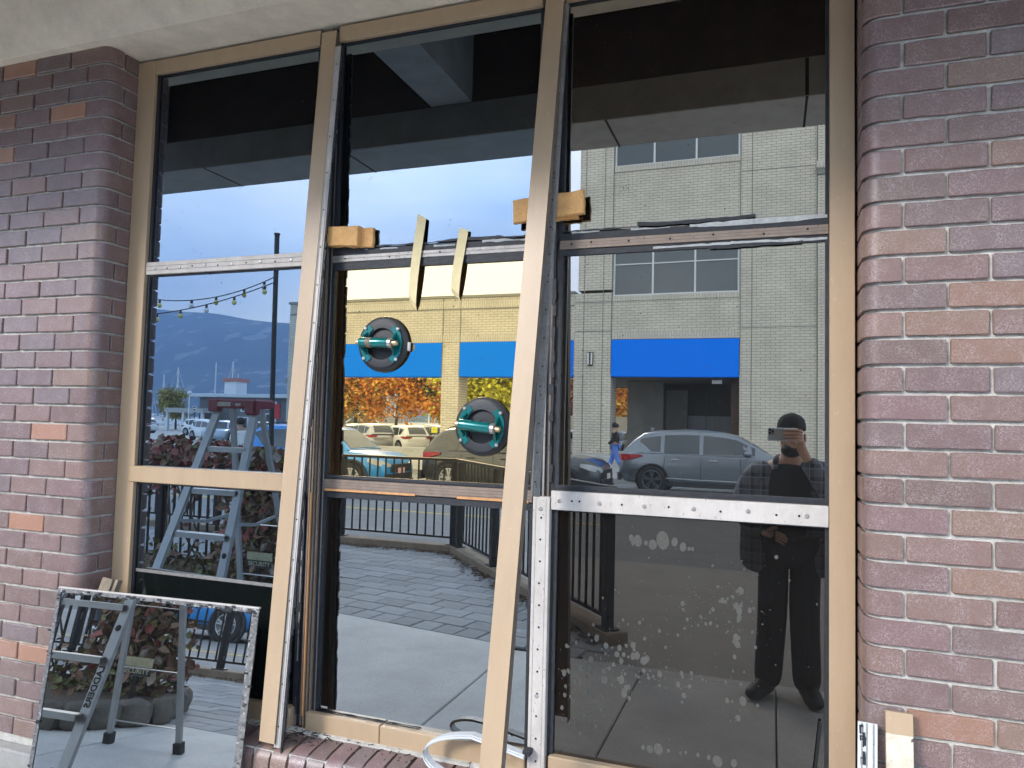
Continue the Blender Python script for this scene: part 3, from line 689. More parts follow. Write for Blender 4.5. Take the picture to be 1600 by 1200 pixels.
# orange wooden wedge blocks
def wblock(parts, label, loc):
    t = thing('wood_block', label, 'wood block', loc, 'orange wood blocks holding the glass')
    for (x0, x1, z0, z1, y0, y1, rot, sd) in parts:
        rnd = random.Random(sd); q = MB(); cx, cz = (x0 + x1) / 2, (z0 + z1) / 2; out = []
        for (ax_, az_, bx_, bz_, n) in ((x0, z0, x1, z0, 6), (x1, z0, x1, z1, 5), (x1, z1, x0, z1, 6), (x0, z1, x0, z0, 5)):
            for i in range(n):
                s = i / n; out.append((ax_ + (bx_ - ax_) * s + rnd.uniform(-.0022, .0022), az_ + (bz_ - az_) * s + rnd.uniform(-.0022, .0022)))
        ca, sa = math.cos(R(rot)), math.sin(R(rot)); out = [(cx + (p[0] - cx) * ca - (p[1] - cz) * sa, cz + (p[0] - cx) * sa + (p[1] - cz) * ca) for p in out]
        n = len(out); ins = [(cx + (p[0] - cx) * .96, cz + (p[1] - cz) * .92) for p in out]
        v = [(p[0], y0, p[1]) for p in ins] + [(p[0], y0 + .004, p[1]) for p in out] + [(p[0], y1, p[1]) for p in out]
        q.add(v, [tuple(range(n)), tuple(reversed(range(2 * n, 3 * n)))] + [(i, n + i, n + (i + 1) % n, (i + 1) % n) for i in range(n)] + [(n + i, 2 * n + i, 2 * n + (i + 1) % n, n + (i + 1) % n) for i in range(n)])
        q.build('wood_piece', BLOCKW, t)
wblock([(-1.507, -1.378, 2.218, 2.289, -0.050, -0.020, -2.5, 1), (-1.43, -1.331, 2.215, 2.284, -0.024, -0.011, -2.0, 2)], 'pair of overlapped orange wood blocks wedged at the left edge of the middle bay', (-1.42, -0.02, 2.21))
wblock([(-0.800, -0.562, 2.262, 2.337, -0.052, -0.032, 4.0, 4), (-0.66, -0.585, 2.258, 2.275, -0.031, -0.014, 4.0, 5)], 'orange wood block held crosswise behind the leaning mullion cover', (-0.68, -0.03, 2.26))

# coil of white glazing strip on the sill
q = thing('glazing_strip_coil', 'bent white plastic glazing strip looped over the window sill', 'plastic strip', (-0.95, -0.05, 0.52))
for k, (dy, dz, m) in enumerate(((0, 0, WHITEPVC), (.007, -.006, WHITEPVC), (.012, -.003, WHITEPVC))):
    pts = []
    for i in range(9): pts.append((-0.712 - .022 * i, -0.052 - dy + .0, 0.588 + .0040 * i + dz))
    for i in range(1, 14):
        a = math.pi * i / 13; pts.append((-0.905 - .125 * math.sin(a), -0.060 - dy - .075 * (i / 13), 0.575 + .045 * math.cos(a) + dz - .01 * (i / 13)))
    for i in range(1, 9): pts.append((-0.905 + .03 * i, -0.140 - dy - .004 * i, 0.522 - .0015 * i + dz * .3))
    s = MB(); 
    v = []; f = []
    for i, p in enumerate(pts):
        w_ = .014 if k == 0 else .010
        v += [(p[0], p[1] - w_, p[2]), (p[0], p[1] + w_, p[2]), (p[0], p[1] + w_, p[2] - .006), (p[0], p[1] - w_, p[2] - .006)]
    for i in range(len(pts) - 1):
        for c in range(4): f.append((i * 4 + c, i * 4 + (c + 1) % 4, i * 4 + 4 + (c + 1) % 4, i * 4 + 4 + c))
    s.add(v, f); s.build('strip', m, q)
s = MB(); s.tube([(-0.83, -0.066, .606), (-.822, -.072, .600), (-.815, -.078, .585), (-.805, -.082, .575), (-.79, -.082, .580), (-.788, -.074, .590)], .0018, 6); s.build('tie_wire', BLACKRUB, q)
MB().box(-.72, -.695, -.062, -.03, .583, .600, .002).build('strip_end', BLACKRUB, q)

# offcuts leaning on the right pier
t = thing('trim_offcut', 'white ribbed aluminium offcut with black sealant leaning on the right pier', 'metal trim', (0.22, -0.22, 0.3), 'trim offcuts by the right pier')
q = MB(); a, b = Vector((0.2275, -0.182, 0.876)), Vector((0.2105, -0.30, 0.20)); q.bar(a, b, .044, .010, (1, 0, 0)); o = q.build('plate', WHITEPVC, t)
for k in (-.3, -.05, .3): r = MB(); off = Vector((.044 * k, -.0065, 0)); r.bar(a + off, b + off, .003, .003, (1, 0, 0)); r.build('rib', GREYAL, o)
r = MB(); rnd = random.Random(8)
for i in range(26):
    s = rnd.random() * .5; p = a + (b - a) * s; e = -.021 + rnd.random() * .012; r.box(p.x + e, p.x + e + rnd.uniform(.004, .012), p.y - .0085, p.y - .003, p.z - rnd.uniform(.008, .03), p.z)
x = r.build('sealant_crumb', BLACKRUB, o); x['kind'] = 'stuff'
t = thing('trim_offcut', 'tan aluminium offcut with pale worn lower half leaning on the right pier', 'metal trim', (0.3, -0.24, 0.3), 'trim offcuts by the right pier')
q = MB(); a, b = Vector((0.297, -0.186, 0.914)), Vector((0.289, -0.31, 0.20)); mid = a + (b - a) * .07
q.bar(a, mid, .060, .014, (1, 0, 0)); q.build('painted_end', TAN, t)
q = MB(); q.bar(mid + (b - a).normalized() * .0005, b, .059, .013, (1, 0, 0)); q.build('bare_face', mat('bare_tan', (0.52, 0.44, 0.32), .6, var=.3, scale=18, speck=((0.08, 0.07, 0.05), 60, .66)), t)
# thin black rod in the right corner of the dark pane
q = MB(); q.tube([(0.128, -.012, .80), (0.100, -.03, .52)], .004, 6); tag(q.build('black_rod', BLACKMET), 'thin black rod leaning in the bottom right corner of the dark pane', 'rod')

# loose pane leaning against the left pier
PA, PB = R(7.5), R(4.0)
nrm = Vector((math.sin(PB) * math.cos(PA), -math.cos(PB) * math.cos(PA), math.sin(PA)))
ex = Vector((0, 0, 1)).cross(-nrm).normalized()
ex = Vector((math.cos(PB), math.sin(PB), 0)); ey = nrm.cross(ex).normalized()
if ey.z < 0: ey = -ey
TL = Vector((-2.512, -0.205, 0.947)); PW, PH = 0.862, 0.86
lp = thing('loose_glass_pane', 'loose mirror glass pane with dirty black edges leaning at the foot of the left pier', 'glass pane', tuple(TL - ey * PH), None)
def P(u, v, d): return TL + ex * u - ey * v + nrm * d
q = MB(); c = [P(0, 0, 0), P(PW, 0, 0), P(PW, PH, 0), P(0, PH, 0)]; c2 = [p - nrm * .006 for p in c]
q.add(c + c2, [(3, 2, 1, 0), (4, 5, 6, 7), (0, 1, 5, 4), (1, 2, 6, 5), (2, 3, 7, 6), (3, 0, 4, 7)]); q.build('glass', G_LOOSE, lp)
EDGE = mat('dirty_glass_edge', (0.13, 0.12, 0.11), .6, var=.7, scale=60, bump=.6, bscale=120, speck=((.34, .31, .28), 70, .60))
for nm, a, b, w_ in (('edge_tape', P(-.002, .006, .0015), P(PW + .002, .006, .0015), .016), ('edge_tape', P(.006, .0145, .0017), P(.006, PH, .0017), .016), ('edge_tape', P(PW - .012, .0145, .0017), P(PW - .012, PH, .0017), .026)):
    d = (b - a).normalized(); q = MB(); q.bar(a, b, w_, .0026, d.cross(nrm)); q.build(nm, EDGE, lp)
q = MB(); q.bar(P(0, -.003, -.003), P(PW, -.003, -.003), .005, .012, ey); q.build('pale_edge', WHITEAL, lp)
q = MB(); rnd = random.Random(14)
for i in range(90):
    if i % 3: u, v = (rnd.uniform(0, PW), rnd.gauss(.012, .006))
    else: u, v = (rnd.choice((rnd.gauss(.006, .006), rnd.gauss(PW - .012, .008))), rnd.uniform(0, PH))
    p = P(u, v, .003); r = rnd.uniform(.003, .009); q.box(p.x - r, p.x + r, p.y - .002, p.y + .002, p.z - r * .5, p.z + r * .4)
x = q.build('sealant_crumb', BLACKRUB, lp); x['kind'] = 'stuff'
t = thing('wood_packer', 'small weathered wood packer wedged between the loose pane and the tan jamb', 'wood block', (-2.40, -0.12, 0.85))
q = MB(); q.bar((-2.388, -.095, .972), (-2.405, -.15, .80), .052, .018, (1, 0, 0)); q.build('board', mat('old_wood', (.22, .165, .11), .8, var=.3, scale=20, stretch=(4, 4, .4)), t)
q = MB(); q.bar((-2.352, -.085, .968), (-2.369, -.14, .80), .016, .022, (1, 0, 0)); q.build('batten', mat('old_wood', (.22, .165, .11)), t)

# ================================================================== terrace outside, seen in the glass
GZ = -0.10
gr = MB(); gr.quad((-4000, -9000, GZ - .06), (4000, -9000, GZ - .06), (4000, 300, GZ - .06), (-4000, 300, GZ - .06)); struct(gr.build('ground', LOTASPH))
rd = MB(); rd.quad((-90, -19.6, GZ), (60, -19.6, GZ), (60, -3.0, GZ), (-90, -3.0, GZ)); struct(rd.build('road', ASPH))
yl = MB(); yl.box(-90, -2.6, -10.32, -10.20, GZ + .002, GZ + .004); o = yl.build('road_centre_line', YELLOWP); struct(o)
# concrete walk in slabs
def bpt(x): return -3.08 + (x + 3.38) * 0.158          # edge between slabs and pavers
walk = bpy.data.objects.new('pavement', None); COL.objects.link(walk); walk['kind'] = 'structure'
def slab(poly): MB().prism(poly, -0.12, 0.0, 0.006).build('slab', CONC, walk)
xs = [-9.0, -7.4, -5.6, -3.75, -1.74, -0.80, 0.027, 1.8, 3.6, 5.4]
for i in range(len(xs) - 1):
    a, b = xs[i] + .004, xs[i + 1] - .004
    yb = (lambda x: bpt(x)) if b < -1.5 else (lambda x: -3.1)
    if b < -1.5:
        slab([(a, bpt(a) + .004), (b, bpt(b) + .004), (b, -.205), (a, -.205)])
    else:
        slab([(a, -2.66), (b, -2.66), (b, -.205), (a, -.205)])
ap = MB(); ap.prism([(-1.62, -4.0), (-1.0, -3.23), (-1.30, -2.90), (-1.20, -2.765), (9, -2.765), (9, -6.6), (-3.6, -6.6)][::-1], -.20, -0.012); struct(ap.build('driveway', mat('driveway_asphalt', (.30, .28, .255), .9, var=.12, scale=3, bump=.4, bscale=120, speck=((.36, .34, .31), 90, .62))))
MB().box(-1.73, 5.4, -2.755, -2.668, -.15, -.004, .004).build('edge_strip', CONC, walk)
# pavers: soldier course and running bond
terr = bpy.data.objects.new('paved_terrace', None); COL.objects.link(terr); terr['kind'] = 'structure'
MB().prism([(-9, bpt(-9) - .004), (-9, -6.55), (-3.6, -6.55), (-1.62, -4.0), (-1.1, -3.2), (-1.25, -2.77), (-1.75, bpt(-1.75) - .004)][::1], -0.14, -0.014).build('paver_bed', SANDJ, terr)
u = Vector((1, .158)).normalized(); nrm2 = Vector((u.y, -u.x))
pm = {}
def paver(cx, cy, l, w, rot):
    key = (round(l, 3), round(w, 3))
    if key not in pm: pm[key] = MB().box(-l / 2, l / 2, -w / 2, w / 2, -.07, 0, .006).mesh('paver', PAVER)
    o = link('paver', pm[key], terr, (cx, cy, random.uniform(-.003, .002))); o.rotation_euler = (random.uniform(-.004, .004), random.uniform(-.004, .004), rot)
    return o
rot = math.atan2(u.y, u.x)
def inside(p):
    if p.x < -8.8: return False
    if p.y < -6.0: return False
    d = (p - Vector((-3.70, -6.08))).dot(Vector((0.7500, -0.6614)))
    return d < -0.02
e0 = Vector((-3.38, -3.08)); cnt = 0
for i in range(-26, 14):
    p = e0 + u * (i * .203) + nrm2 * .115
    if inside(p) and p.x < -1.35: paver(p.x, p.y, .194, .212, rot)
rows = []
for r_ in range(0, 15):
    for i in range(-22, 9):
        p = e0 + u * (i * .305 + (.15 if r_ % 2 else 0)) + nrm2 * (.225 + .108 + r_ * .214)
        if inside(p): rows.append(p)
rows.sort(key=lambda p: (p - Vector((-2.8, -4.6))).length)
for p in rows[:255]: paver(p.x, p.y, .298, .207, rot)
q = MB()
for p in rows[255:]: 
    c_, s_ = math.cos(rot), math.sin(rot)
    q.prism([(p.x + a * c_ - b * s_, p.y + a * s_ + b * c_) for a, b in ((-.149, -.103), (.149, -.103), (.149, .103), (-.149, .103))], -.05, 0, .005)
if rows[255:]: o = q.build('pavers_beyond', PAVER, terr); o['kind'] = 'stuff'
# kerb and railing round the terrace
kc = [(-9.5, -6.16), (-3.70, -6.16), (-1.08, -3.16)]
kerb = MB()
def offs(p, q_, d):
    a, b = Vector(p), Vector(q_); n = (b - a).normalized(); n = Vector((-n.y, n.x)); return n * d
kerb.prism([(-9.5, -6.25), (-3.66, -6.25), (-3.745, -6.07), (-9.5, -6.07)], -.15, 0.085, .008)
kerb.prism([(-3.655, -6.25), (-1.00, -3.22), (-1.13, -3.10), (-3.742, -6.067)], -.15, 0.086, .008)
tag(kerb.build('terrace_kerb', CURBW), 'weathered low kerb carrying the black railing round the brick terrace', 'kerb')
lf = MB(); rnd = random.Random(17); LEAFL = mat('dead_leaf', (.10, .055, .028), .8, objvar=.0, var=.5, scale=40)
for i in range(700):
    s = rnd.random(); 
    if rnd.random() < .45: x_ = -7.5 + 3.8 * s; y_ = -6.05 + abs(rnd.gauss(0, .09))
    else: x_ = -3.70 + 2.6 * s; y_ = -6.04 + 2.95 * s + abs(rnd.gauss(0, .09)) * .6; x_ -= abs(rnd.gauss(0, .1))
    a = rnd.uniform(0, 6.28); r = rnd.uniform(.012, .035); z = .004 + rnd.random() * .015
    lf.quad((x_ - r * math.cos(a), y_ - r * math.sin(a), z), (x_ + r * .5 * math.sin(a), y_ - r * .5 * math.cos(a), z + .008), (x_ + r * math.cos(a), y_ + r * math.sin(a), z), (x_ - r * .5 * math.sin(a), y_ + r * .5 * math.cos(a), z + .006))
o = lf.build('dead_leaves', LEAFL); o['kind'] = 'stuff'; tag(o, 'brown dead leaves drifted along the terrace kerb', 'leaves')
fence = thing('black_railing', 'black metal railing with thin pickets turning a corner round the terrace', 'railing', (-3.7, -6.16, .09))
TOP = 1.135
def run(a, b, posts, skip=0.0):
    a, b = Vector((*a, 0)), Vector((*b, 0)); d = (b - a); L = d.length; d.normalize(); n = Vector((-d.y, d.x, 0))
    z = lambda h: Vector((0, 0, h))
    MB().bar(a + z(TOP), b + z(TOP), .062, .034, n).build('top_rail', BLACKMET, fence)
    MB().bar(a + z(.175), b + z(.175), .030, .026, n).build('bottom_rail', BLACKMET, fence)
    for s in posts:
        p = a + d * s; o = MB().box(-.036, .036, -.036, .036, .095, TOP - .018, .004).mesh('post', BLACKMET)
        o = link('post', o, fence, (p.x, p.y, 0)); o.rotation_euler.z = math.atan2(d.y, d.x)
        bp = MB().box(-.075, .075, -.06, .06, .0865, .098, .002).mesh('base_plate', BLACKMET); ob = link('base_plate', bp); ob.parent = o
    k = int(L / .118); me = MB().box(-.0085, .0085, -.0085, .0085, .188, TOP - .017).mesh('picket', BLACKMET)
    for i in range(k):
        s = (i + .5) * L / k
        if min(abs(s - q_) for q_ in posts) < .05: continue
        p = a + d * s; o = link('picket', me, fence, (p.x, p.y, 0)); o.rotation_euler.z = math.atan2(d.y, d.x)
run((-9.4, -6.16), (-3.71, -6.16), [.1, 2.0, 4.05, 5.66]); run((-3.70, -6.15), (-1.12, -3.20), [.14, 1.36, 2.6, 3.86])
fence = thing('black_railing', 'black metal railing nearly buried in creeper behind the stepladder', 'railing', (-4.6, -3.55, 0))
run((-9.0, -3.95), (-4.50, -3.55), [.1, 1.6, 3.1, 4.45])
# ------------------------------------------------------------------ stepladder
lad = thing('stepladder', 'aluminium stepladder with a red plastic top standing open on the pavement', 'stepladder', (-3.45, -1.7, 0))
FT = [Vector((-3.500, -1.70, 1.67)), Vector((-3.205, -1.70, 1.67))]; FB = [Vector((-3.735, -1.19, 0.03)), Vector((-3.175, -1.27, 0.03))]
RT = [Vector((-3.470, -1.80, 1.67)), Vector((-3.235, -1.80, 1.67))]; RB = [Vector((-3.70, -2.28, 0.03)), Vector((-3.20, -2.28, 0.03))]
for k in (0, 1):
    d = (FB[k] - FT[k]).normalized()
    q = MB(); q.bar(FT[k], FB[k], .056, .004, (0, 1, .2) if False else (1, 0, 0)); fr = q.build('front_rail', GALV, lad)
    for s in (-1, 1):
        q = MB(); off = Vector((s * .027, -.012, 0)); q.bar(FT[k] + off, FB[k] + off, .004, .024, (1, 0, 0)); q.build('rail_lip', GALV, fr)
    if k == 1:
        me = text_mesh('LADDERS', .049, INK, .0004, .0016)
        o = link('lettering', me); o.parent = fr
        p = FT[k].lerp(FB[k], .742); yv = Vector((-1, 0, 0)); xv = d; yv = (yv - xv * yv.dot(xv)).normalized(); zv = xv.cross(yv)
        if zv.y < 0: zv = -zv; yv = -yv if False else yv
        m = Matrix.Identity(4)
        zv = xv.cross(yv)
        for i, v in enumerate((xv, yv, zv)): m[0][i], m[1][i], m[2][i] = v
        m.translation = p + Vector((0, .0045, 0)) * (1 if zv.y > 0 else 1) ; o.matrix_local = m
        me2 = MB(); me2.ball((0, 0, 0), .018, 10, 6, (1, 1, .1)); o = link('round_mark', me2.mesh('round_mark', INK)); o.parent = fr; m2 = m.copy(); m2.translation = FT[k].lerp(FB[k], .565) + Vector((0, .004, 0)); o.matrix_local = m2
    q = MB(); q.bar(FB[k] - d * .05, FB[k] + d * .03, .10, .045, (1, 0, 0)); q.build('foot', BLACKPL, lad)
    q = MB(); q.bar(RT[k], RB[k], .034, .026, (1, 0, 0)); q.build('rear_rail', GALV, lad)
    dr = (RB[k] - RT[k]).normalized(); q = MB(); q.bar(RB[k] - dr * .04, RB[k] + dr * .03, .05, .05, (1, 0, 0)); q.build('foot', BLACKPL, lad)
    sp_ = MB(); a = FT[k].lerp(FB[k], .45); b = RT[k].lerp(RB[k], .45); mid = (a + b) / 2 - Vector((0, 0, .035)); sp_.bar(a, mid, .004, .022, (1, 0, 0)); sp_.bar(mid, b, .004, .022, (1, 0, 0)); sp_.build('spreader', GALV, lad)
for i in range(1, 6):
    s = i / 6 * .985 + .0; a, b = FT[0].lerp(FB[0], s), FT[1].lerp(FB[1], s)
    q = MB(); q.box(a.x + .004, b.x - .004, a.y - .070, a.y - .012, a.z - .004, a.z + .002); q.box(a.x + .004, b.x - .004, a.y - .0115, a.y - .006, a.z - .030, a.z + .003); q.build('step', GALV, lad)
for s in (.27, .50, .73, .93):
    a, b = RT[0].lerp(RB[0], s), RT[1].lerp(RB[1], s); q = MB(); q.bar(a, b, .004, .026, (0, 0, 1)); q.build('rear_brace', GALV, lad)
q = MB(); q.box(-3.545, -3.165, -1.86, -1.655, 1.660, 1.722, .012); q.box(-3.55, -3.46, -1.70, -1.648, 1.635, 1.7225, .010); q.box(-3.25, -3.158, -1.71, -1.642, 1.618, 1.7235, .014); q.build('top_cap', REDPL, lad)
q = MB(); q.box(-3.47, -3.36, -1.654, -1.651, 1.672, 1.700); q.build('label', LABELW, lad)
q = MB(); q.box(-3.32, -3.28, -1.654, -1.651, 1.676, 1.694); q.build('label', LABELW, lad)

# ------------------------------------------------------------------ creeper growing over the railing
def leafm(name, col, var=.4): return mat(name, col, .55, var=var, scale=14, objvar=.25)
VRED = leafm('vine_red', (.26, .065, .05)); VBRN = leafm('vine_brown', (.19, .11, .065)); VGRN = leafm('vine_green', (.12, .12, .03)); VPALE = leafm('vine_pale', (.32, .27, .22))
STEM = mat('vine_stem', (.075, .055, .04), .9, var=.3, scale=30)
def leaf_poly(rnd, p, r, face=None):
    """a pointed folded leaf of five faces"""
    d = Vector((rnd.uniform(-1, 1), rnd.uniform(-1, 1), rnd.uniform(-1.2, .3))).normalized()
    n = Vector((rnd.uniform(-.7, .7), rnd.uniform(.2, 1), rnd.uniform(-.4, .8))).normalized(); s = d.cross(n)
    if s.length < .1: s = Vector((1, 0, 0))
    s.normalize(); n = s.cross(d)
    tip = p + d * r * 1.25; base = p - d * r * .9; l = p + s * r * .72 + n * r * .22; r_ = p - s * r * .72 + n * r * .22; l2 = p + s * r * .5 + d * r * .7 + n * r * .15; r2 = p - s * r * .5 + d * r * .7 + n * r * .15
    return [base, l, l2, tip, r2, r_, p], [(0, 1, 6), (1, 2, 6), (2, 3, 6), (3, 4, 6), (4, 5, 6), (5, 0, 6)]
vine = thing('creeper', 'red and brown leaved creeper hanging thickly over the railing behind the stepladder', 'creeper', (-4.6, -3.4, 0))
def leaf_mass(mname, m, n, fn, rr, seed, parent=None):
    rnd = random.Random(seed); q = MB()
    for i in range(n):
        p = Vector(fn(rnd)); v, f = leaf_poly(rnd, p, rnd.uniform(*rr)); q.add(v, f)
    o = q.build(mname, m, parent or vine); o['kind'] = 'stuff'; return o
def top_mass(rnd):
    x_ = rnd.uniform(-8.4, -4.25); h = 1.30 + .07 * math.sin(x_ * 3.1) + .05 * math.sin(x_ * 8.3)
    return (x_, -3.58 + (x_ + 4.5) * -.085 * -1 + rnd.gauss(0, .13), h - abs(rnd.gauss(0, .24)))
def column(rnd):
    z_ = rnd.uniform(.10, 1.32); w_ = .19 + .05 * math.sin(z_ * 5)
    return (-4.42 + max(-.45, min(.40, rnd.gauss(0, w_))), -3.38 + rnd.gauss(0, .11), z_)
def skirt(rnd): return (rnd.uniform(-8.0, -4.2), -3.2 + rnd.gauss(0, .18), .14 + abs(rnd.gauss(0, .15)))
leaf_mass('leaves', VRED, 1500, top_mass, (.026, .056), 1); leaf_mass('leaves', VBRN, 800, top_mass, (.026, .056), 2); leaf_mass('leaves', VGRN, 260, top_mass, (.022, .045), 3)
leaf_mass('leaves', VBRN, 950, column, (.026, .058), 4); leaf_mass('leaves', VGRN, 420, column, (.022, .045), 5); leaf_mass('leaves', VRED, 300, column, (.024, .048), 6); leaf_mass('leaves', VPALE, 110, column, (.030, .058), 7); leaf_mass('leaves', VGRN, 260, skirt, (.022, .042), 8); leaf_mass('leaves', VBRN, 340, skirt, (.022, .048), 9)
rnd = random.Random(31); lv = []
for mm in (VPALE, VBRN, VRED):
    for k in range(3):
        q = MB(); v, f = leaf_poly(rnd, Vector((0, 0, 0)), .055); q.add(v, f); lv.append(q.mesh('leaf', mm))
for i in range(110):
    p = column(rnd) if i < 65 else top_mass(rnd); o = link('leaf', lv[i % 9], vine, (p[0], p[1] + .10 + rnd.random() * .08, p[2])); o.rotation_euler = (rnd.uniform(-.6, .6), rnd.uniform(-.6, .6), rnd.uniform(0, 6.28)); s_ = rnd.uniform(.7, 1.25); o.scale = (s_, s_, s_)
q = MB(); rnd = random.Random(32)
for i in range(34):
    x0 = rnd.gauss(-4.42, .17) if i < 20 else rnd.uniform(-7.5, -4.6); pts = [(x0, -3.42 + rnd.gauss(0, .06), .05)]
    for k in range(1, 7): pts.append((pts[-1][0] + rnd.gauss(0, .07), -3.44 + rnd.gauss(0, .06), .05 + k * .2))
    q.tube(pts, [.013 - .0014 * k for k in range(7)], 5)
q.tube([(-4.52, -3.14, .55), (-4.35, -3.10, .40), (-4.15, -3.05, .22)], .008, 5)
q.build('stem', STEM, vine)
STONE = mat('rough_stone', (.13, .115, .095), .9, var=.35, scale=8, bump=1, bscale=20, objvar=.25)
rock = thing('planter_bed', 'stone edged planting bed at the foot of the creeper', 'planter', (-5.5, -2.9, 0))
MB().prism([(-4.20, -2.42), (-8.4, -2.30), (-8.4, -4.1), (-4.25, -3.85), (-3.92, -3.10)], 0.001, .15, .02).build('soil', mat('bark_mulch', (.075, .055, .04), .95, var=.5, scale=30, bump=1, bscale=60), rock)
rnd = random.Random(51); edge = [Vector((-8.3, -2.30)), Vector((-4.20, -2.42)), Vector((-3.92, -3.10)), Vector((-4.25, -3.80))]; pos = 0.0
for a_, b_ in zip(edge, edge[1:]):
    L_ = (b_ - a_).length; s = .1
    while s < L_:
        w_ = rnd.uniform(.12, .22); p = a_.lerp(b_, min(1, s / L_)); q = MB(); n_, m_ = 10, 6; v = []; f = []
        for i in range(m_ + 1):
            for k in range(n_):
                t_, ph_ = math.pi * i / m_, 2 * math.pi * k / n_; d_ = Vector((math.sin(t_) * math.cos(ph_), math.sin(t_) * math.sin(ph_), math.cos(t_))); d_ = Vector([math.copysign(abs(c_) ** .7, c_) for c_ in d_]); r_ = 1 + .16 * mathutils.noise.noise(d_ * 1.6 + Vector((s * 3, a_.x, 0)))
                v.append((d_.x * w_ * .66 * r_, d_.y * w_ * .5 * r_, .085 + d_.z * .095 * r_))
        for i in range(m_):
            for k in range(n_): f.append((i * n_ + k, (i + 1) * n_ + k, (i + 1) * n_ + (k + 1) % n_, i * n_ + (k + 1) % n_))
        q.add(v, f); o = link('stone', q.mesh('stone', STONE, True), rock, (p.x, p.y, 0)); o.rotation_euler.z = math.atan2((b_ - a_).y, (b_ - a_).x) + rnd.uniform(-.2, .2); s += w_ * 1.05
# security sign
t = thing('security_sign', 'buff and black SECURITY sign on a stake low in the creeper', 'sign', (-4.15, -3.05, .4))
MB().box(-4.28, -4.02, -3.012, -3.008, .315, .445).build('board', SIGNBUFF, t); MB().box(-4.28, -4.02, -3.0078, -3.0055, .317, .378).build('black_band', INK, t)
me = text_mesh('SECURITY', .051, SIGNTXT, .0006, .001); o = link('lettering', me, t); MB().box(-4.165, -4.135, -3.02, -3.0125, .10, .42).build('stake', BLACKMET, t); o.matrix_basis = Matrix.Translation((-4.15, -3.0045, .347)) @ Matrix.Rotation(R(90), 4, 'X')
# pole with festoon lights
t = thing('lighting_pole', 'tall slim black pole rising behind the terrace railing', 'pole', (-6.9, -6.6, 0))
MB().tube([(-6.86, -6.62, -.1), (-6.93, -6.62, 4.32)], .036, 12).build('shaft', BLACKMET, t, True); MB().lathe([(.036, 0), (.045, .01), (.045, .03), (0, .035)], (-6.93, -6.62, 4.31), (0, 0, 1), 12).build('finial', BLACKMET, t, True); MB().box(-6.97, -6.75, -6.73, -6.51, -.10, -.085).build('base_plate', BLACKMET, t)
BULB = mat('amber_bulb', (.55, .50, .16), .15, spec=.8); BULBW = mat('clear_bulb', (.55, .58, .62), .12, spec=.8)
for wi, (p0, p1, sag, ss, lab) in enumerate((((-6.91, -6.60, 3.69), (-9.9, -6.3, 3.62), .30, (.06, .17, .33, .47, .66, .84), 'festoon wire of bulbs hanging from the black pole, the upper of two'), ((-6.91, -6.58, 3.60), (-9.9, -6.1, 3.10), .16, (.05, .21, .36, .50, .63, .78), 'festoon wire of bulbs hanging from the black pole, the lower of two'))):
    t = thing('festoon_lights', lab, 'string lights', p0, 'festoon lights on the terrace')
    pts = [(p0[0] + (p1[0] - p0[0]) * s / 24, p0[1] + (p1[1] - p0[1]) * s / 24, p0[2] + (p1[2] - p0[2]) * s / 24 - sag * 4 * (s / 24) * (1 - s / 24)) for s in range(25)]
    MB().tube(pts, .008, 5).build('wire', BLACKPL, t)
    for i, s in enumerate(ss):
        x_, y_, z_ = (p0[k] + (p1[k] - p0[k]) * s for k in range(3)); z_ -= sag * 4 * s * (1 - s)
        MB().lathe([(0, 0), (.016, 0), (.020, -.05), (0, -.05)], (x_, y_, z_), (0, 0, 1), 10).build('socket', BLACKPL, t); MB().ball((x_, y_, z_ - .085), .036, 12, 8, (1, 1, 1.1)).build('bulb', BULB if (i + wi) % 3 else BULBW, t, True)

# ------------------------------------------------------------------ vehicles
TYRE = mat('tyre', (.018, .018, .019), .8); RIM = mat('alloy_rim', (.42, .43, .45), .3, .7); RIMD = mat('dark_alloy', (.10, .105, .115), .3, .7); CLAD = mat('black_cladding', (.020, .021, .023), .6)
CGLASS = mat('car_glass', (.018, .022, .025), .03, spec=.9); CHROME = mat('chrome_trim', (.55, .56, .58), .15, .9); REDL = mat('red_lens', (.32, .012, .016), .15, spec=.8); HEADL = mat('head_lens', (.55, .57, .60), .08, .3); PLATE = mat('number_plate', (.6, .58, .55), .5); PINKPL = mat('pink_plate', (.62, .36, .38), .5)
def paint(name, c, metal=.35): return mat('car_paint_' + name, c, .28, metal, coat=.7)
GS_SUV = [(.018, 1.03), (.045, 1.22), (.085, 1.44), (.13, 1.555), (.20, 1.597), (.34, 1.62), (.46, 1.612), (.56, 1.575), (.62, 1.51), (.69, 1.29), (.765, 1.02)]
GS_COUPE = [(.022, 1.05), (.050, 1.20), (.085, 1.37), (.130, 1.525), (.20, 1.59), (.34, 1.625), (.45, 1.615), (.545, 1.57), (.615, 1.495), (.70, 1.28), (.785, 1.02)]
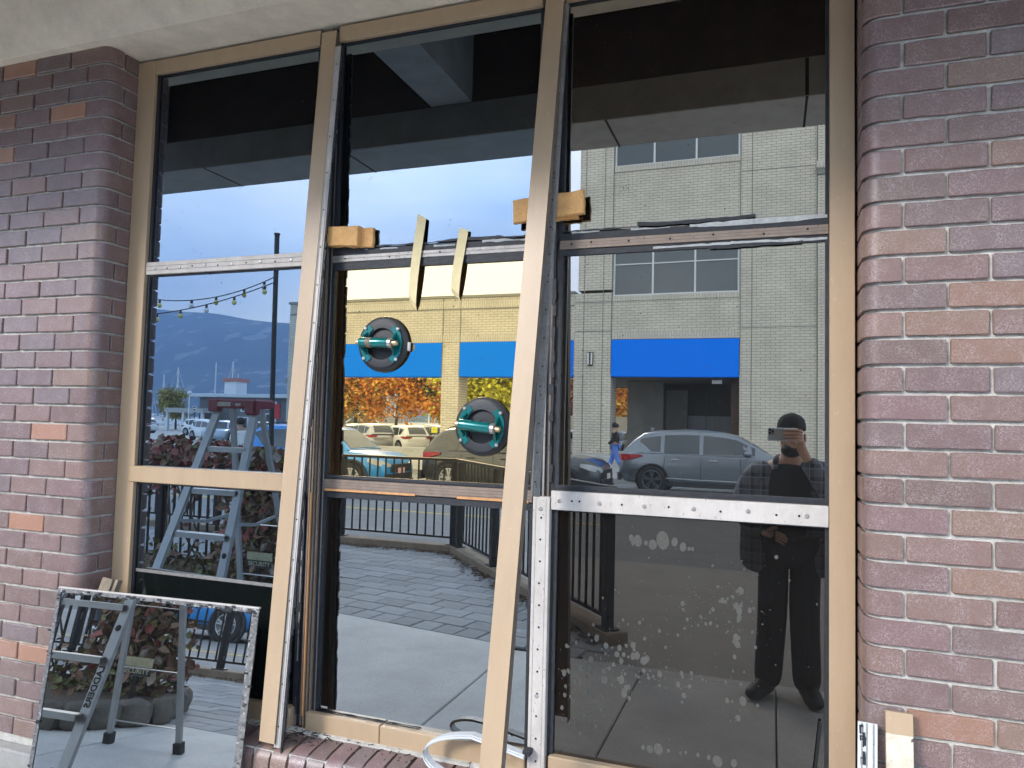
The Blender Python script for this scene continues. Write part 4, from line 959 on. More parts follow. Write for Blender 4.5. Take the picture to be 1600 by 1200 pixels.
def make_car(name, label, cat, L=4.5, Wd=1.84, H=1.62, pm_=None, clad=True, group=None, plate=None, rim=RIM, sus=.0, detail=True, rail=True, gs=GS_SUV):
    t = thing(name, label, cat, (0, 0, 0), group); w = Wd / 2; k = H / 1.62
    st = [(0.0, .46, .74, .74), (.012, .34, .90, .86), (.04, .27, 1.00, .93), (.12, .24, 1.045, .985), (.3, .22, 1.045, 1.0), (.55, .22, 1.02, 1.0), (.70, .22, 1.005, .995), (.76, .22, 1.00, .985), (.86, .23, .965, .965), (.94, .25, .90, .93), (.98, .28, .80, .87), (.995, .34, .70, .80), (1.0, .42, .62, .74)]
    def ring(s, zb, zt, ww, crown=.02):
        zb *= k; zt *= k; ww *= w
        pts = [(0, zb), (.78 * ww, zb), (.95 * ww, zb + .07), (.985 * ww, zb + .20 * (zt - zb)), (1.0 * ww, zb + .5 * (zt - zb)), (.99 * ww, zb + .72 * (zt - zb)), (.965 * ww, zt - .055), (.91 * ww, zt - .012), (.70 * ww, zt + crown * .6), (0, zt + crown)]
        return [(s * L, -y, z) for y, z in pts] + [(s * L, y, z) for y, z in pts[-2:0:-1]]
    q = MB(); rings = [ring(*a) for a in st]; n = len(rings[0]); v = [p for r_ in rings for p in r_]; f = []
    for i in range(len(rings) - 1):
        for j in range(n): j2 = (j + 1) % n; f.append((i * n + j, (i + 1) * n + j, (i + 1) * n + j2, i * n + j2))
    f.append(tuple(range(n))); f.append(tuple(reversed(range((len(rings) - 1) * n, len(rings) * n))))
    q.add(v, f); body = q.build('body', pm_, t, True)
    # cabin
    def cw(s): return w * (.955 if s < .6 else .955 - (s - .6) * .25) * (1 if s > .1 else .93 + s * .7)
    def cring(s, zr):
        b = 1.00 * k; zr = zr * k; c = cw(s); h = max(zr - b, .01); sh = max(.0, min(1, h / .35))
        pts = [(c * .955, b - .05), (c * .94, b + .02), (c * (.94 - .10 * sh), b + h * .72), (c * (.94 - .17 * sh), b + h * .92), (c * (.94 - .30 * sh), zr), (0, zr + .012)]
        return [(s * L, -y, z) for y, z in pts] + [(s * L, y, z) for y, z in pts[-2::-1]]
    q = MB(); rings = [cring(*a) for a in gs]; n = len(rings[0]); v = [p for r_ in rings for p in r_]; f = []
    for i in range(len(rings) - 1):
        for j in range(n - 1): f.append((i * n + j, (i + 1) * n + j, (i + 1) * n + j + 1, i * n + j + 1))
    q.add(v, f); roof = q.build('cabin', pm_, t, True)
    def zr_at(s):
        for (a, za), (b, zb) in zip(gs, gs[1:]):
            if a <= s <= b: return za + (zb - za) * (s - a) / (b - a)
    def side_pt(s, tt, sgn, out=.006):
        zr = zr_at(s) * k; b = 1.00 * k; h = zr - b; c = cw(s); sh = max(0, min(1, h / .35)); z_ = b + .02 + tt * (h * .72 - .02 + h * .12)
        fr = (z_ - b - .02) / max(.01, h * .72 - .02); y_ = c * (.94 - .10 * sh * min(1, fr)) - max(0, fr - 1) * c * .05
        return (s * L, sgn * (y_ + out), z_)
    for sgn in (-1, 1):
        for (s0, s1, tb0, tt) in ((.115, .225, .10, .90), (.245, .425, .02, .95), (.445, .615, .02, .95)):
            q = MB(); lo = []; hi = []; nn = 7
            for i in range(nn + 1):
                s = s0 + (s1 - s0) * i / nn
                tl = tb0 + (.62 * max(0, 1 - i / 4.) if s0 < .15 else 0) ; th = tt
                if s0 > .44 and i > nn - 3: pass
                lo.append(side_pt(s, min(tl, th - .05), sgn)); hi.append(side_pt(s, th, sgn))
            if s0 > .44:
                # taper under the sloping front pillar
                for s in (.645, .675, .70): lo.append(side_pt(s, .02, sgn)); hi.append(side_pt(s, .90, sgn))
            m_ = len(lo); v = lo + hi; f = [(i, i + 1, m_ + i + 1, m_ + i) if sgn < 0 else (m_ + i, m_ + i + 1, i + 1, i) for i in range(m_ - 1)]
            q.add(v, f); q.build('side_window', CGLASS, roof)
            if detail and s0 > .2:
                q = MB(); q.tube([Vector(p) + Vector((0, sgn * .004, -.006)) for p in lo], .006, 5); q.build('window_trim', CHROME if not clad else CLAD, roof)
        if detail and rail:
            q = MB(); q.tube([(s * L, sgn * cw(s) * .70, zr_at(s) * k + (.045 if .16 < s < .54 else .0)) for s in (.14, .17, .25, .35, .45, .53, .56)], .014, 6); q.build('roof_rail', CLAD, roof, True)
    def cross_glass(s0, s1, fr, out, nm, off):
        q = MB(); v = []; nn = 4; f = []
        for i in range(nn + 1):
            s = s0 + (s1 - s0) * i / nn; z_ = zr_at(s) * k + .012
            hw = cw(s) * (.80 - .14 * max(0, min(1, (z_ - k) / .5)))
            for y_ in (-1, -.5, 0, .5, 1): v.append((s * L + off, y_ * hw * fr, z_ + .006 - .012 * abs(y_)))
        for i in range(nn):
            for j in range(4): f.append((i * 5 + j, (i + 1) * 5 + j, (i + 1) * 5 + j + 1, i * 5 + j + 1))
        q.add(v, f); q.build(nm, CGLASS, roof, True)
    cross_glass(.628, .757, .95, 1, 'windscreen', .010); cross_glass(.030, .118, .90, 1, 'rear_window', -.012)
    # wheels
    r_ = .355 * k; WX = (.185, .805)
    for s in WX:
        for sgn in (-1, 1):
            x_ = s * L; yo = w * 1.0
            q = MB(); q.lathe([(r_ * 1.02, -.10), (r_ * 1.17, -.08), (r_ * 1.17, .004), (r_ * 1.16, .010 + .010)] if not clad else [(r_ * 1.02, -.10), (r_ * 1.27, -.08), (r_ * 1.27, .012), (r_ * 1.24, .02), (r_ * 1.12, .016)], (x_, sgn * yo * .985, r_ + .01), (0, sgn, 0), 32); q.build('arch_trim', CLAD, t, True)
            q = MB(); q.lathe([(r_ * 1.13, .013), (0, .013)], (x_, sgn * yo * .985, r_ + .01), (0, sgn, 0), 32); q.build('wheel_well', HOLE, t)
            wh = MB(); wh.lathe([(r_ * .66, .030), (r_ * .72, .040), (r_ * .9, .042), (r_ * .98, .034), (r_, .016), (r_, -.16), (r_ * .7, -.17)], (x_, sgn * yo * .985, r_), (0, sgn, 0), 36); wo = wh.build('wheel', TYRE, t, True)
            q = MB(); q.lathe([(r_ * .69, .036), (r_ * .66, .040), (r_ * .63, .022), (r_ * .60, .016), (0, .016)], (x_, sgn * yo * .985, r_), (0, sgn, 0), 32); q.build('rim_barrel', RIMD if rim is RIM else HOLE, wo, True)
            q = MB(); q.lathe([(r_ * .70, .0385), (r_ * .67, .0435), (r_ * .635, .036)], (x_, sgn * yo * .985, r_), (0, sgn, 0), 32)
            for i in range(5):
                for da in (-.17, .17):
                    a = 2 * math.pi * i / 5 + da; ca, sa = math.sin(a), math.cos(a); cy = sgn * (yo * .985 + .030)
                    a0 = 2 * math.pi * i / 5 + da * .5
                    q.bar((x_ + math.sin(a0) * r_ * .12, cy, r_ + math.cos(a0) * r_ * .12), (x_ + ca * r_ * .65, cy, r_ + sa * r_ * .65), r_ * .11, .014, (math.cos(a), 0, -math.sin(a)))
            q.lathe([(r_ * .17, .030), (r_ * .15, .042), (0, .042)], (x_, sgn * yo * .985, r_), (0, sgn, 0), 14); q.build('rim', rim, wo, True)
    def blob(nm, m, x0, x1, y0, y1, z0, z1, ch=.015, par=None):
        for sgn in (-1, 1):
            a, b = sorted((sgn * y0 * w, sgn * y1 * w)); MB().box(x0 * L, x1 * L, a, b, z0 * k, z1 * k, ch).build(nm, m, par or t)
    def lens(nm, m, pts):
        """a lamp that wraps a corner: (s, y fraction, z low, z high) along its run"""
        for sgn in (-1, 1):
            q = MB(); v = []; f = []
            for s, yf, z0, z1 in pts: v += [(s * L, sgn * yf * w, z0 * k), (s * L, sgn * yf * w, z1 * k)]
            for i in range(len(pts) - 1): f.append((2 * i, 2 * i + 2, 2 * i + 3, 2 * i + 1) if sgn < 0 else (2 * i + 1, 2 * i + 3, 2 * i + 2, 2 * i))
            n_ = len(v); inner = [(x_ + (.03 if s_mid < .5 else -.03), y_ - sgn * .03, z_) for x_, y_, z_ in v] if (s_mid := pts[0][0]) is not None else []
            q.add(v + inner, f + [(2 * i, n_ + 2 * i, n_ + 2 * i + 2, 2 * i + 2) for i in range(len(pts) - 1)] + [(2 * i + 1, 2 * i + 3, n_ + 2 * i + 3, n_ + 2 * i + 1) for i in range(len(pts) - 1)]); q.build(nm, m, t, True)
    lens('tail_light', REDL, [(-.004, .50, .90, .955), (-.002, .70, .86, .965), (.018, .90, .82, .98), (.05, .968, .83, .985), (.10, .99, .90, .985), (.13, .99, .94, .975)])
    lens('headlight', HEADL, [(1.004, .52, .64, .70), (1.0, .68, .64, .75), (.978, .88, .66, .80), (.945, .955, .70, .83), (.905, .972, .76, .845)])
    if detail:
        MB().box(L * .995, L * 1.008, -.46 * w * 1.1, .46 * w * 1.1, .50 * k, .70 * k, .01).build('grille', CLAD, t); MB().box(L * .985, L * 1.004, -.70 * w, .70 * w, .30 * k, .46 * k, .01).build('lower_bumper', CLAD, t); MB().box(-.03, .035, -.86 * w, .86 * w, .30 * k, .52 * k, .015).build('rear_bumper', CLAD if clad else pm_, t)
        MB().box(L * .98, L * 1.011, -.72 * w, .72 * w, .275 * k, .315 * k, .008).build('skid_plate', CHROME, t)
        if plate: MB().box(L * 1.0085, L * 1.012, -.16, .16, .47 * k, .60 * k).build('number_plate', plate, t)
        MB().box(-.034, -.028, -.16, .16, .60 * k, .71 * k).build('number_plate', PLATE, t)
        for sgn in (-1, 1):
            def bodyy(s, z_): return sgn * w * (1.0 if .25 < s < .72 else .99)
            for s in (.245, .435, .63, .735):
                q = MB(); pts = [(s * L + .03 * (j - 2) * (.5 if s < .3 else .12), sgn * w * yy, zz * k) for j, (yy, zz) in enumerate(((.958, .31), (.9935, .44), (1.004, .63), (.996, .80), (.972, .955)))]; q.tube(pts, .0045, 4); q.build('door_seam', HOLE, t)
            q = MB(); q.tube([(s * L, sgn * w * 1.0, z_ * k) for s, z_ in ((.245, .42), (.40, .40), (.62, .39), (.70, .38))], .02, 5); q.build('side_moulding', CLAD if clad else CHROME, t)
            q = MB(); q.box(.26 * L, .72 * L, min(sgn * w * .955, sgn * w * 1.0), max(sgn * w * .955, sgn * w * 1.0), .215 * k, .325 * k, .01); q.build('sill_cladding', CLAD, t)
            for s in (.285, .475): q = MB(); q.box(s * L, s * L + .21, min(sgn * w * .985, sgn * w * 1.018), max(sgn * w * .985, sgn * w * 1.018), .862 * k, .893 * k, .008); q.build('door_handle', CHROME if not clad else CLAD, t)
            q = MB(); q.ball((.665 * L, sgn * w * 1.09, 1.075 * k), .10, 12, 8, (1.0, 1.0, .78)); q.bar((.665 * L, sgn * w * .92, 1.045 * k), (.665 * L, sgn * w * 1.05, 1.06 * k), .06, .03, (1, 0, 0)); q.build('wing_mirror', pm_, t, True)
        q = MB(); q.box(.145 * L, .165 * L, -.02, .02, 1.56 * k, 1.66 * k, .01); q.build('aerial_fin', pm_, t)
    return t
car_b = make_car('parked_car', 'bright blue small suv with black cladding parked across the road, nose to the right', 'car', 4.2, 1.80, 1.57, paint('blue', (.010, .215, .56), .15), True, 'cars along the road', PINKPL)
car_b.location = (-12.76, -13.7, GZ)
car_g = make_car('parked_car', 'dark grey suv with black wheel arches seen behind the railing corner', 'car', 4.55, 1.84, 1.60, paint('grey', (.050, .053, .058), .4), True, 'cars along the road', PLATE)
car_g.location = (-8.27, -15.0, GZ)
car_s = make_car('parked_car', 'slate grey suv with chrome window trim parked in front of the dark opening', 'car', 4.85, 1.90, 1.66, paint('slate', (.155, .175, .20), .6), False, 'cars along the road', PLATE, rim=RIMD, rail=False, gs=GS_COUPE)
car_s.location = (-3.80, -17.6, GZ)
proto = make_car('parked_car', 'white hatchback in the car park, side window dark, between two grey cars', 'car', 4.2, 1.76, 1.52, paint('white', (.72, .73, .72), .0), False, 'cars in the car park', PLATE, detail=False)
proto.location = (-18.75, -34.8, -.16); proto.rotation_euler.z = R(214)
PAINTS = {'silver': paint('silver', (.42, .43, .44), .5), 'greyc': paint('mid_grey', (.22, .225, .23), .5), 'white': paint('white', (.72, .73, .72)), 'dark': paint('dark', (.03, .032, .036), .4), 'red': paint('red', (.25, .02, .02)), 'lightblue': paint('pale_blue', (.30, .38, .46), .3)}
def lot_car(x, y, rz, p, label, sc=1.0, grp='cars in the car park'):
    c = copy_tree(proto, (x, y, -.16), R(rz), label); c.scale = (sc, sc, sc); c['group'] = grp
    def rec(o):
        for ch in [z for z in bpy.data.objects if z.parent == o]:
            if ch.name.split('.')[0] in ('body', 'cabin'):
                ch.material_slots[0].link = 'OBJECT'; ch.material_slots[0].material = PAINTS[p]
            rec(ch)
    rec(c); return c
lot_car(-20.7, -34.4, 214, 'silver', 'silver estate car in the car park, nearest the blue car, tail lights showing', 1.05)
lot_car(-16.7, -35.6, 214, 'greyc', 'mid grey hatchback in the car park just left of the brick pillar', 1.05)
lot_car(-9.9, -36.0, 214, 'white', 'white hatchback in the car park seen right of the brick pillar', 1.0)
lot_car(-23.6, -35.5, 214, 'dark', 'dark hatchback at the far left end of the front parking row')
r2 = [(-27, -46, 'silver'), (-23.5, -46, 'white'), (-19.5, -47, 'greyc'), (-16, -46, 'white'), (-12.5, -46, 'silver'), (-30, -48, 'white'), (-9.5, -46, 'dark')]
for i, (x_, y_, p) in enumerate(r2): lot_car(x_, y_, 90, p, 'small ' + {'silver': 'silver', 'white': 'white', 'greyc': 'grey', 'dark': 'dark'}[p] + ' car in the second parking row ' + ('under the orange trees', 'between the first two trunks', 'below the dark tree', 'behind the brick pillar', 'below the yellow green tree', 'left of the first trunk', 'at the right end')[i], 1.0)
for i, (x_, y_, p, rz) in enumerate(((-51.5, -52, 'white', 8), (-57.6, -54, 'white', 170), (-41.0, -42, 'white', 20), (-37.5, -41, 'lightblue', 60), (-35.0, -42, 'dark', 60), (-61.5, -55, 'silver', 90))):
    lot_car(x_, y_, rz, p, ('white car parked beyond the pale road below the yellow tree', 'white car at the far left beside the pier edge', 'white saloon behind the left ladder rail', 'pale blue car behind the ladder', 'dark car behind the person in white', 'silver car at the far left by the masts')[i], 1.0, 'cars by the marina')

# ------------------------------------------------------------------ brick store across the road
st = thing('brick_store', 'pale brick store with bright blue panels above open arcade bays', 'building', (-8, -28, 0))
Y0 = -28.0
def wall(name, m, x0, x1, y0, y1, z0, z1): return MB().box(x0, x1, y0, y1, z0, z1).build(name, m, st)
wall('pillar', FBRICK, -22.65, -21.35, Y0 - 1.0, Y0, GZ, 3.77); wall('pillar', FBRICK, -14.25, -13.39, Y0 - 1.0, Y0, GZ, 3.77); wall('pillar', FBRICK, -8.03, -6.42, Y0 - 1.2, Y0, GZ, 3.77)
wall('spandrel_wall', FBRICK, -22.65, -8.032, Y0 - 1.0, Y0, 3.772, 7.28); wall('parapet_cap', FCAP, -22.72, -8.034, Y0 - 1.05, Y0 + .06, 7.282, 7.40)
wall('soldier_course', FBRICKV, -22.6, -8.04, Y0 - .05, Y0 + .022, 6.80, 7.14); wall('soldier_course', FBRICKV, -22.6, -8.04, Y0 - .05, Y0 + .024, 5.27, 5.62)
for x_ in (-14.25, -13.39): MB().box(x_ - .015, x_ + .015, Y0 - .02, Y0 + .028, 3.78, 7.27).build('control_joint', FJOINT, st)
MB().box(-22.6, -8.04, Y0 - .02, Y0 + .027, 6.76, 6.795).build('control_joint', FJOINT, st)
for a, b in ((-21.33, -14.27), (-13.37, -8.05)):
    MB().box(a, b, Y0 - .9, Y0 + .045, 3.70, 5.25, .01).build('blue_panel', BLUEP, st)
# tall block
wall('pilaster', FBRICK, -7.90, -6.42, Y0 - 12, Y0 + .012, 7.402, 17); wall('pilaster', FBRICK, -8.03, -6.42, Y0 - 1.2, Y0 + .010, 3.772, 7.28)
for z0, z1 in ((5.27, 6.9), (9.35, 12.45), (15, 17)): wall('spandrel_wall', FBRICK, -6.418, -1.252, Y0 - .6, Y0 - .02, z0, z1)
wall('soldier_course', FBRICKV, -6.40, -1.26, Y0 - .1, Y0 + .02, 6.902, 7.12); wall('soldier_course', FBRICKV, -6.40, -1.26, Y0 - .1, Y0 + .02, 12.452, 12.70); wall('soldier_course', FBRICKV, -6.40, -1.45, Y0 - .1, Y0 + .004, 5.28, 5.62)
wall('main_wall', FBRICK, -1.25, 1.62, Y0 - 1.2, Y0 + .008, GZ, 17); wall('end_pier', FBRICK, 1.622, 9.0, Y0 - 1.2, Y0 + .16, GZ, 17); wall('soldier_course', FBRICKV, 1.63, 9, Y0 - 1, Y0 + .175, 6.55, 7.0)
MB().prism([(1.55, Y0 - .1), (9, Y0 - .1), (9, Y0 + .34), (1.55, Y0 + .34)], 11.75, 12.05, .05).build('cornice', FBRICKV, st); wall('cornice', FCAP, 1.60, 9, Y0 - .1, Y0 + .25, 11.55, 11.748)
for x_, z0, z1 in ((-6.43, 3.8, 17), (-7.62, .5, 17), (-1.24, 3.8, 17), (-.80, GZ, 17), (1.60, GZ, 17), (-6.80, .5, 17)): MB().box(x_ - .014, x_ + .014, Y0 - .03, Y0 + .018, z0, z1).build('control_joint', FJOINT, st)
for z_ in (5.66, 9.9, 12.0): MB().box(-1.2, 1.59, Y0 - .02, Y0 + .016, z_ - .014, z_ + .014).build('control_joint', FJOINT, st)
for z_ in (6.9 - .01, 5.64): MB().box(-8.0, -6.43, Y0 - .02, Y0 + .026, z_ - .014, z_ + .014).build('control_joint', FJOINT, st)
def bank(z0, z1, zr):
    wo = MB(); fr = .045
    wo.box(-6.40, -1.27, Y0 - .16, Y0 - .10, z0, z0 + fr * 1.4); wo.box(-6.40, -1.27, Y0 - .16, Y0 - .10, z1 - fr, z1)
    for x_ in (-6.40, -4.77, -3.05, -1.27 - fr * 1.6): wo.box(x_, x_ + fr * 1.6, Y0 - .155, Y0 - .098, z0 + .002, z1 - .002)
    if zr: wo.box(-6.40, -1.27, Y0 - .152, Y0 - .099, zr, zr + fr)
    f_ = wo.build('window', WINFR, st)
    for a, b in ((-6.33, -4.78), (-4.69, -3.06), (-2.97, -1.34)):
        for c, d in (((z0, zr), (zr, z1)) if zr else ((z0, z1),)): MB().box(a, b, Y0 - .14, Y0 - .13, c + .04, d - .02).build('pane', FGLASS, f_)
    MB().box(-6.41, -1.255, Y0 - .62, Y0 - .30, z0, z1).build('dark_interior', HOLE, f_)
    MB().box(-6.412, -1.254, Y0 - .3, Y0 - .17, z0 - .001, z0 + .02).build('sill', FCAP, f_)
bank(7.122, 9.348, 8.45); bank(12.702, 14.998, 0)
MB().box(-6.40, -1.27, Y0 - .55, Y0 + .045, 3.70, 5.25, .01).build('blue_panel', BLUEP, st); MB().box(-2.60, -2.585, Y0 + .044, Y0 + .0475, 3.72, 5.24).build('panel_seam', BLUEP, st)
MB().box(-9.0, 9.0, Y0 - 12, Y0 - .62, 3.86, 4.0).build('parkade_soffit', DARKCEIL, st); MB().box(-7.9, 9.0, Y0 - 12, Y0 - 1.21, 16.8, 17).build('roof', FCAP, st); MB().box(8.8, 9.0, Y0 - 12, Y0 - 1.21, GZ, 16.79).build('side_wall', FBRICK, st); MB().box(-7.9, 9, Y0 - 12.2, Y0 - 12.01, 4.01, 16.79).build('rear_wall', FBRICK, st)
MB().box(-6.80, -5.05, Y0 - 6.3, Y0 - 5.9, .0, 3.855).build('parkade_wall', FCONC, st); MB().box(-5.045, -4.0, Y0 - 7.2, Y0 - 6.9, .0, 3.50).build('parkade_wall', FCONC, st); MB().box(-5.6, 3.0, Y0 - 8.3, Y0 - 8.0, .0, 3.855).build('parkade_wall', DARKCEIL, st)
MB().box(-4.3, -1.9, Y0 - 7.9, Y0 - 7.8, .0, 2.25).build('pale_partition', CURTAIN, st); MB().box(-3.18, -3.15, Y0 - 7.79, Y0 - 7.78, .0, 3.4).build('partition_joint', FJOINT, st); MB().box(-1.6, -1.2, Y0 - 1.25, Y0 - .62, GZ, 3.85).build('brown_jamb', mat('brown_board', (.06, .035, .02), .8), st)
MB().box(-2.35, -1.95, Y0 - .60, Y0 - .58, 3.46, 3.62).build('notice', PLATE, st)
t = thing('wall_lamp', 'small box wall lamp with pale bars mounted on the brick pillar', 'wall lamp', (-7.3, Y0, 4.4))
MB().box(-7.42, -7.18, Y0 + .03, Y0 + .10, 4.16, 4.74, .01).build('case', BLACKMET, t); MB().box(-7.405, -7.335, Y0 + .101, Y0 + .15, 4.20, 4.70).build('diffuser', PLATE, t); MB().box(-7.265, -7.195, Y0 + .101, Y0 + .15, 4.20, 4.70).build('diffuser', PLATE, t)
pl = MB(); pl.box(-8.3, 10, -34, -26.6, GZ, .42, .02); struct(pl.build('plinth_step', mat('pale_concrete', (.42, .42, .40), .85, var=.1, scale=2)))
sw = MB(); sw.box(-60, 20, -26.58, -19.6, -.14, .05, .02); struct(sw.build('far_pavement', mat('far_paving', (.33, .325, .31), .85, var=.12, scale=1.5)))
lt = MB(); lt.quad((-120, -60, -.155), (-8.35, -60, -.155), (-8.35, -26.6, -.155), (-120, -26.6, -.155)); struct(lt.build('car_park', LOTASPH))
tag(MB().box(-21.2, -9.0, -26.9, -26.75, .05, .48, .02).build('low_wall', mat('pale_concrete', (.42, .42, .40))), 'low pale concrete wall along the front of the car park', 'wall')
t = thing('navy_sign', 'small navy sign with a white mark on a stand by the brick pillar', 'sign', (-8.3, -26.2, .05)); MB().box(-8.62, -8.08, -26.3, -26.26, .62, 1.65, .005).build('board', mat('navy', (.03, .03, .13), .6), t); MB().bar((-8.36, -26.25, .95), (-8.26, -26.25, 1.25), .06, .004, (1, 0, 0)).build('white_mark', PLATE, t); MB().box(-8.37, -8.33, -26.3, -26.27, .05, .62).build('stand', BLACKMET, t)
tag(MB().box(-8.95, -8.77, -16.2, -16.17, 1.30, 1.46, .01).build('yellow_tag', mat('yellow_card', (.75, .68, .04), .6)), 'small bright yellow tag above the rear of the dark grey suv', 'tag')
tag(MB().box(-3.955, -3.885, -6.83, -6.80, .0, .98, .004).build('red_marker', mat('red_marker', (.38, .012, .02), .4)), 'slim red marker post just beyond the railing corner', 'marker post')
tag(MB().box(-16, -6.2, -52, -50, .0, 2.35).build('pale_outbuilding', mat('buff_wall', (.50, .43, .30), .85, var=.08, scale=1)), 'low buff outbuilding glimpsed through the gap beside the brick pillar', 'building')

# ------------------------------------------------------------------ trees
BARK = mat('bark', (.055, .042, .033), .9, var=.3, scale=12)
def tree(x_, y_, h, cr, cols, label, seed, n=6500, trunk=.16, group='street trees behind the car park', lr=.20):
    rnd = random.Random(seed); t = thing('street_tree', label, 'tree', (x_, y_, -.16), group)
    q = MB(); base = Vector((x_, y_, -.2)); top = base + Vector((rnd.gauss(0, .15), rnd.gauss(0, .15), h * .86)); fork = base.lerp(top, .36)
    q.tube([base, base.lerp(top, .2), fork, base.lerp(top, .6) + Vector((rnd.gauss(0, .1), 0, 0)), top], [trunk, trunk * .85, trunk * .7, trunk * .4, .02], 8)
    tips = []
    for i in range(15):
        s = rnd.uniform(.27, .85); p = base.lerp(top, s); a = rnd.uniform(0, 6.28); rr = cr * rnd.uniform(.6, .95) * (1.05 - abs(s - .55)); e = p + Vector((math.cos(a) * rr, math.sin(a) * rr, rr * rnd.uniform(.02, .7)))
        m1 = p.lerp(e, .5) + Vector((0, 0, .1 * rr)); q.tube([p, m1, e], [trunk * .35, trunk * .2, .012], 5); tips += [e, m1, m1.lerp(e, .5)]
        for k in range(2):
            e2 = m1 + Vector((rnd.gauss(0, .4) * cr * .6, rnd.gauss(0, .4) * cr * .6, rnd.uniform(.1, .5) * cr * .6)); q.tube([m1, e2], [trunk * .14, .008], 4); tips.append(e2)
    q.build('trunk', BARK, t, True)
    for ci, (c, share) in enumerate(cols):
        q = MB(); m_ = max(1, int(len(tips) * .9)); cl = [tips[(ci * 3 + j * 2) % len(tips)] for j in range(m_)]
        for i in range(int(n * share)):
            c0 = rnd.choice(cl); p = c0 + Vector((rnd.gauss(0, 1), rnd.gauss(0, 1), rnd.gauss(0, .8))) * cr * .19
            a = Vector((rnd.gauss(0, 1), rnd.gauss(0, 1), rnd.gauss(0, .7))).normalized(); b = a.cross(Vector((rnd.gauss(0, 1), rnd.gauss(0, 1), rnd.gauss(0, 1)))).normalized(); r = lr * rnd.uniform(.6, 1.3)
            q.quad(p - a * r, p - b * r * .55, p + a * r, p + b * r * .55)
        o = q.build('crown', mat('leaf_' + c, LEAF[c], .6, var=.35, scale=1.6), t); o['kind'] = 'stuff'
    return t
LEAF = {'orange': (.80, .30, .045), 'amber': (.72, .42, .06), 'olive': (.20, .19, .035), 'green': (.065, .105, .038), 'lime': (.56, .54, .04), 'rust': (.44, .16, .065), 'yellow': (.34, .27, .045)}
tree(-35.4, -55, 8.6, 3.1, (('orange', .5), ('amber', .3), ('olive', .2)), 'orange tree with olive lower leaves at the left end of the tree row', 1)
tree(-31.6, -55.5, 8.2, 3.0, (('orange', .65), ('amber', .35)), 'all orange tree second in the row behind the car park', 2)
tree(-27.9, -57, 8.8, 2.3, (('green', .75), ('olive', .25)), 'dark green tree standing between the orange trees', 3)
tree(-25.4, -54, 8.4, 2.6, (('orange', .45), ('rust', .25), ('lime', .3)), 'orange and lime tree half behind the brick pillar', 4)
tree(-20.6, -50, 8.6, 3.4, (('lime', .8), ('yellow', .2)), 'yellow green tree filling the right arcade bay', 5, 7000)
tree(-16.6, -55, 8.0, 2.8, (('rust', .8), ('orange', .2)), 'rust red tree at the right edge of the arcade bay', 6)
tree(-12.8, -57, 8.0, 2.6, (('orange', .6), ('amber', .4)), 'orange tree glimpsed left of the pillar with the wall lamp', 8)
tree(-39.5, -56, 8.0, 2.6, (('lime', .5), ('olive', .5)), 'olive tree beyond the left end pillar', 9)
tree(-72.5, -72, 6.2, 2.3, (('yellow', .5), ('olive', .5)), 'rounded yellow olive tree by the marina masts', 7, 4200, .14, 'trees by the marina', .17)

# ------------------------------------------------------------------ marina
MWALL = mat('grey_cladding', (.13, .135, .14), .8, var=.1, scale=.8); MROOF = mat('pale_roof', (.50, .54, .58), .6); MTRIM = mat('white_trim', (.62, .64, .66), .6); MDARK = mat('dark_window', (.03, .035, .04), .2)
mb = thing('marina_building', 'low grey marina building with pale flat roof and white chimney', 'building', (-60, -70, -.16))
MB().box(-67, -47, -80, -70, -.16, 4.0).build('wall', MWALL, mb); MB().box(-67.8, -46.2, -81, -69.2, 4.002, 4.45, .05).build('roof', MROOF, mb); MB().box(-65.0, -63.2, -74, -72, 4.452, 6.1).build('chimney', MTRIM, mb); MB().box(-65.2, -63.0, -74.2, -71.8, 6.102, 6.5).build('chimney_cap', mat('faded_red', (.42, .16, .13), .8), mb)
MB().box(-69, -63.2, -69.95, -66.5, 2.0, 2.55).build('porch_roof', mat('pale_canopy', (.36, .36, .35), .7), mb)
for x_ in (-68.8, -66.4, -63.6): MB().box(x_, x_ + .3, -66.9, -66.6, -.16, 1.998).build('porch_post', MTRIM, mb)
for x_, z0, z1 in ((-60.6, 2.3, 3.5), (-57, .5, 2.2), (-54, .5, 2.2), (-51, .5, 2.2), (-57, 2.6, 3.6), (-54, 2.6, 3.6), (-51, 2.6, 3.6), (-61, .2, 1.7)):
    w_ = MB().box(x_, x_ + 1.6, -69.96, -69.90, z0, z1).build('window', MTRIM, mb); MB().box(x_ + .2, x_ + 1.4, -69.895, -69.88, z0 + .15, z1 - .15).build('pane', MDARK, w_)
MB().box(-55.6, -54.9, -69.94, -69.85, 1.6, 3.3).build('red_board', mat('red_board', (.5, .02, .025), .6), mb); MB().box(-53.2, -52.6, -69.94, -69.85, 2.2, 3.4).build('white_board', MTRIM, mb)
t = thing('no_entry_sign', 'round black and white no entry sign on a post by the marina', 'road sign', (-58.6, -60, 0)); MB().lathe([(0, 0), (.30, 0), (.30, .03), (0, .03)], (-58.35, -60, 2.42), (0, 1, 0), 20).build('disc', MTRIM, t); MB().lathe([(.24, .0305), (.24, .034), (0, .034)], (-58.35, -60, 2.42), (0, 1, 0), 20).build('black_face', INK, t); MB().box(-58.52, -58.18, -59.964, -59.955, 2.36, 2.48).build('white_bar', MTRIM, t); MB().tube([(-58.35, -60.05, -.16), (-58.35, -60.05, 2.4)], .04, 6).build('post', BLACKMET, t)
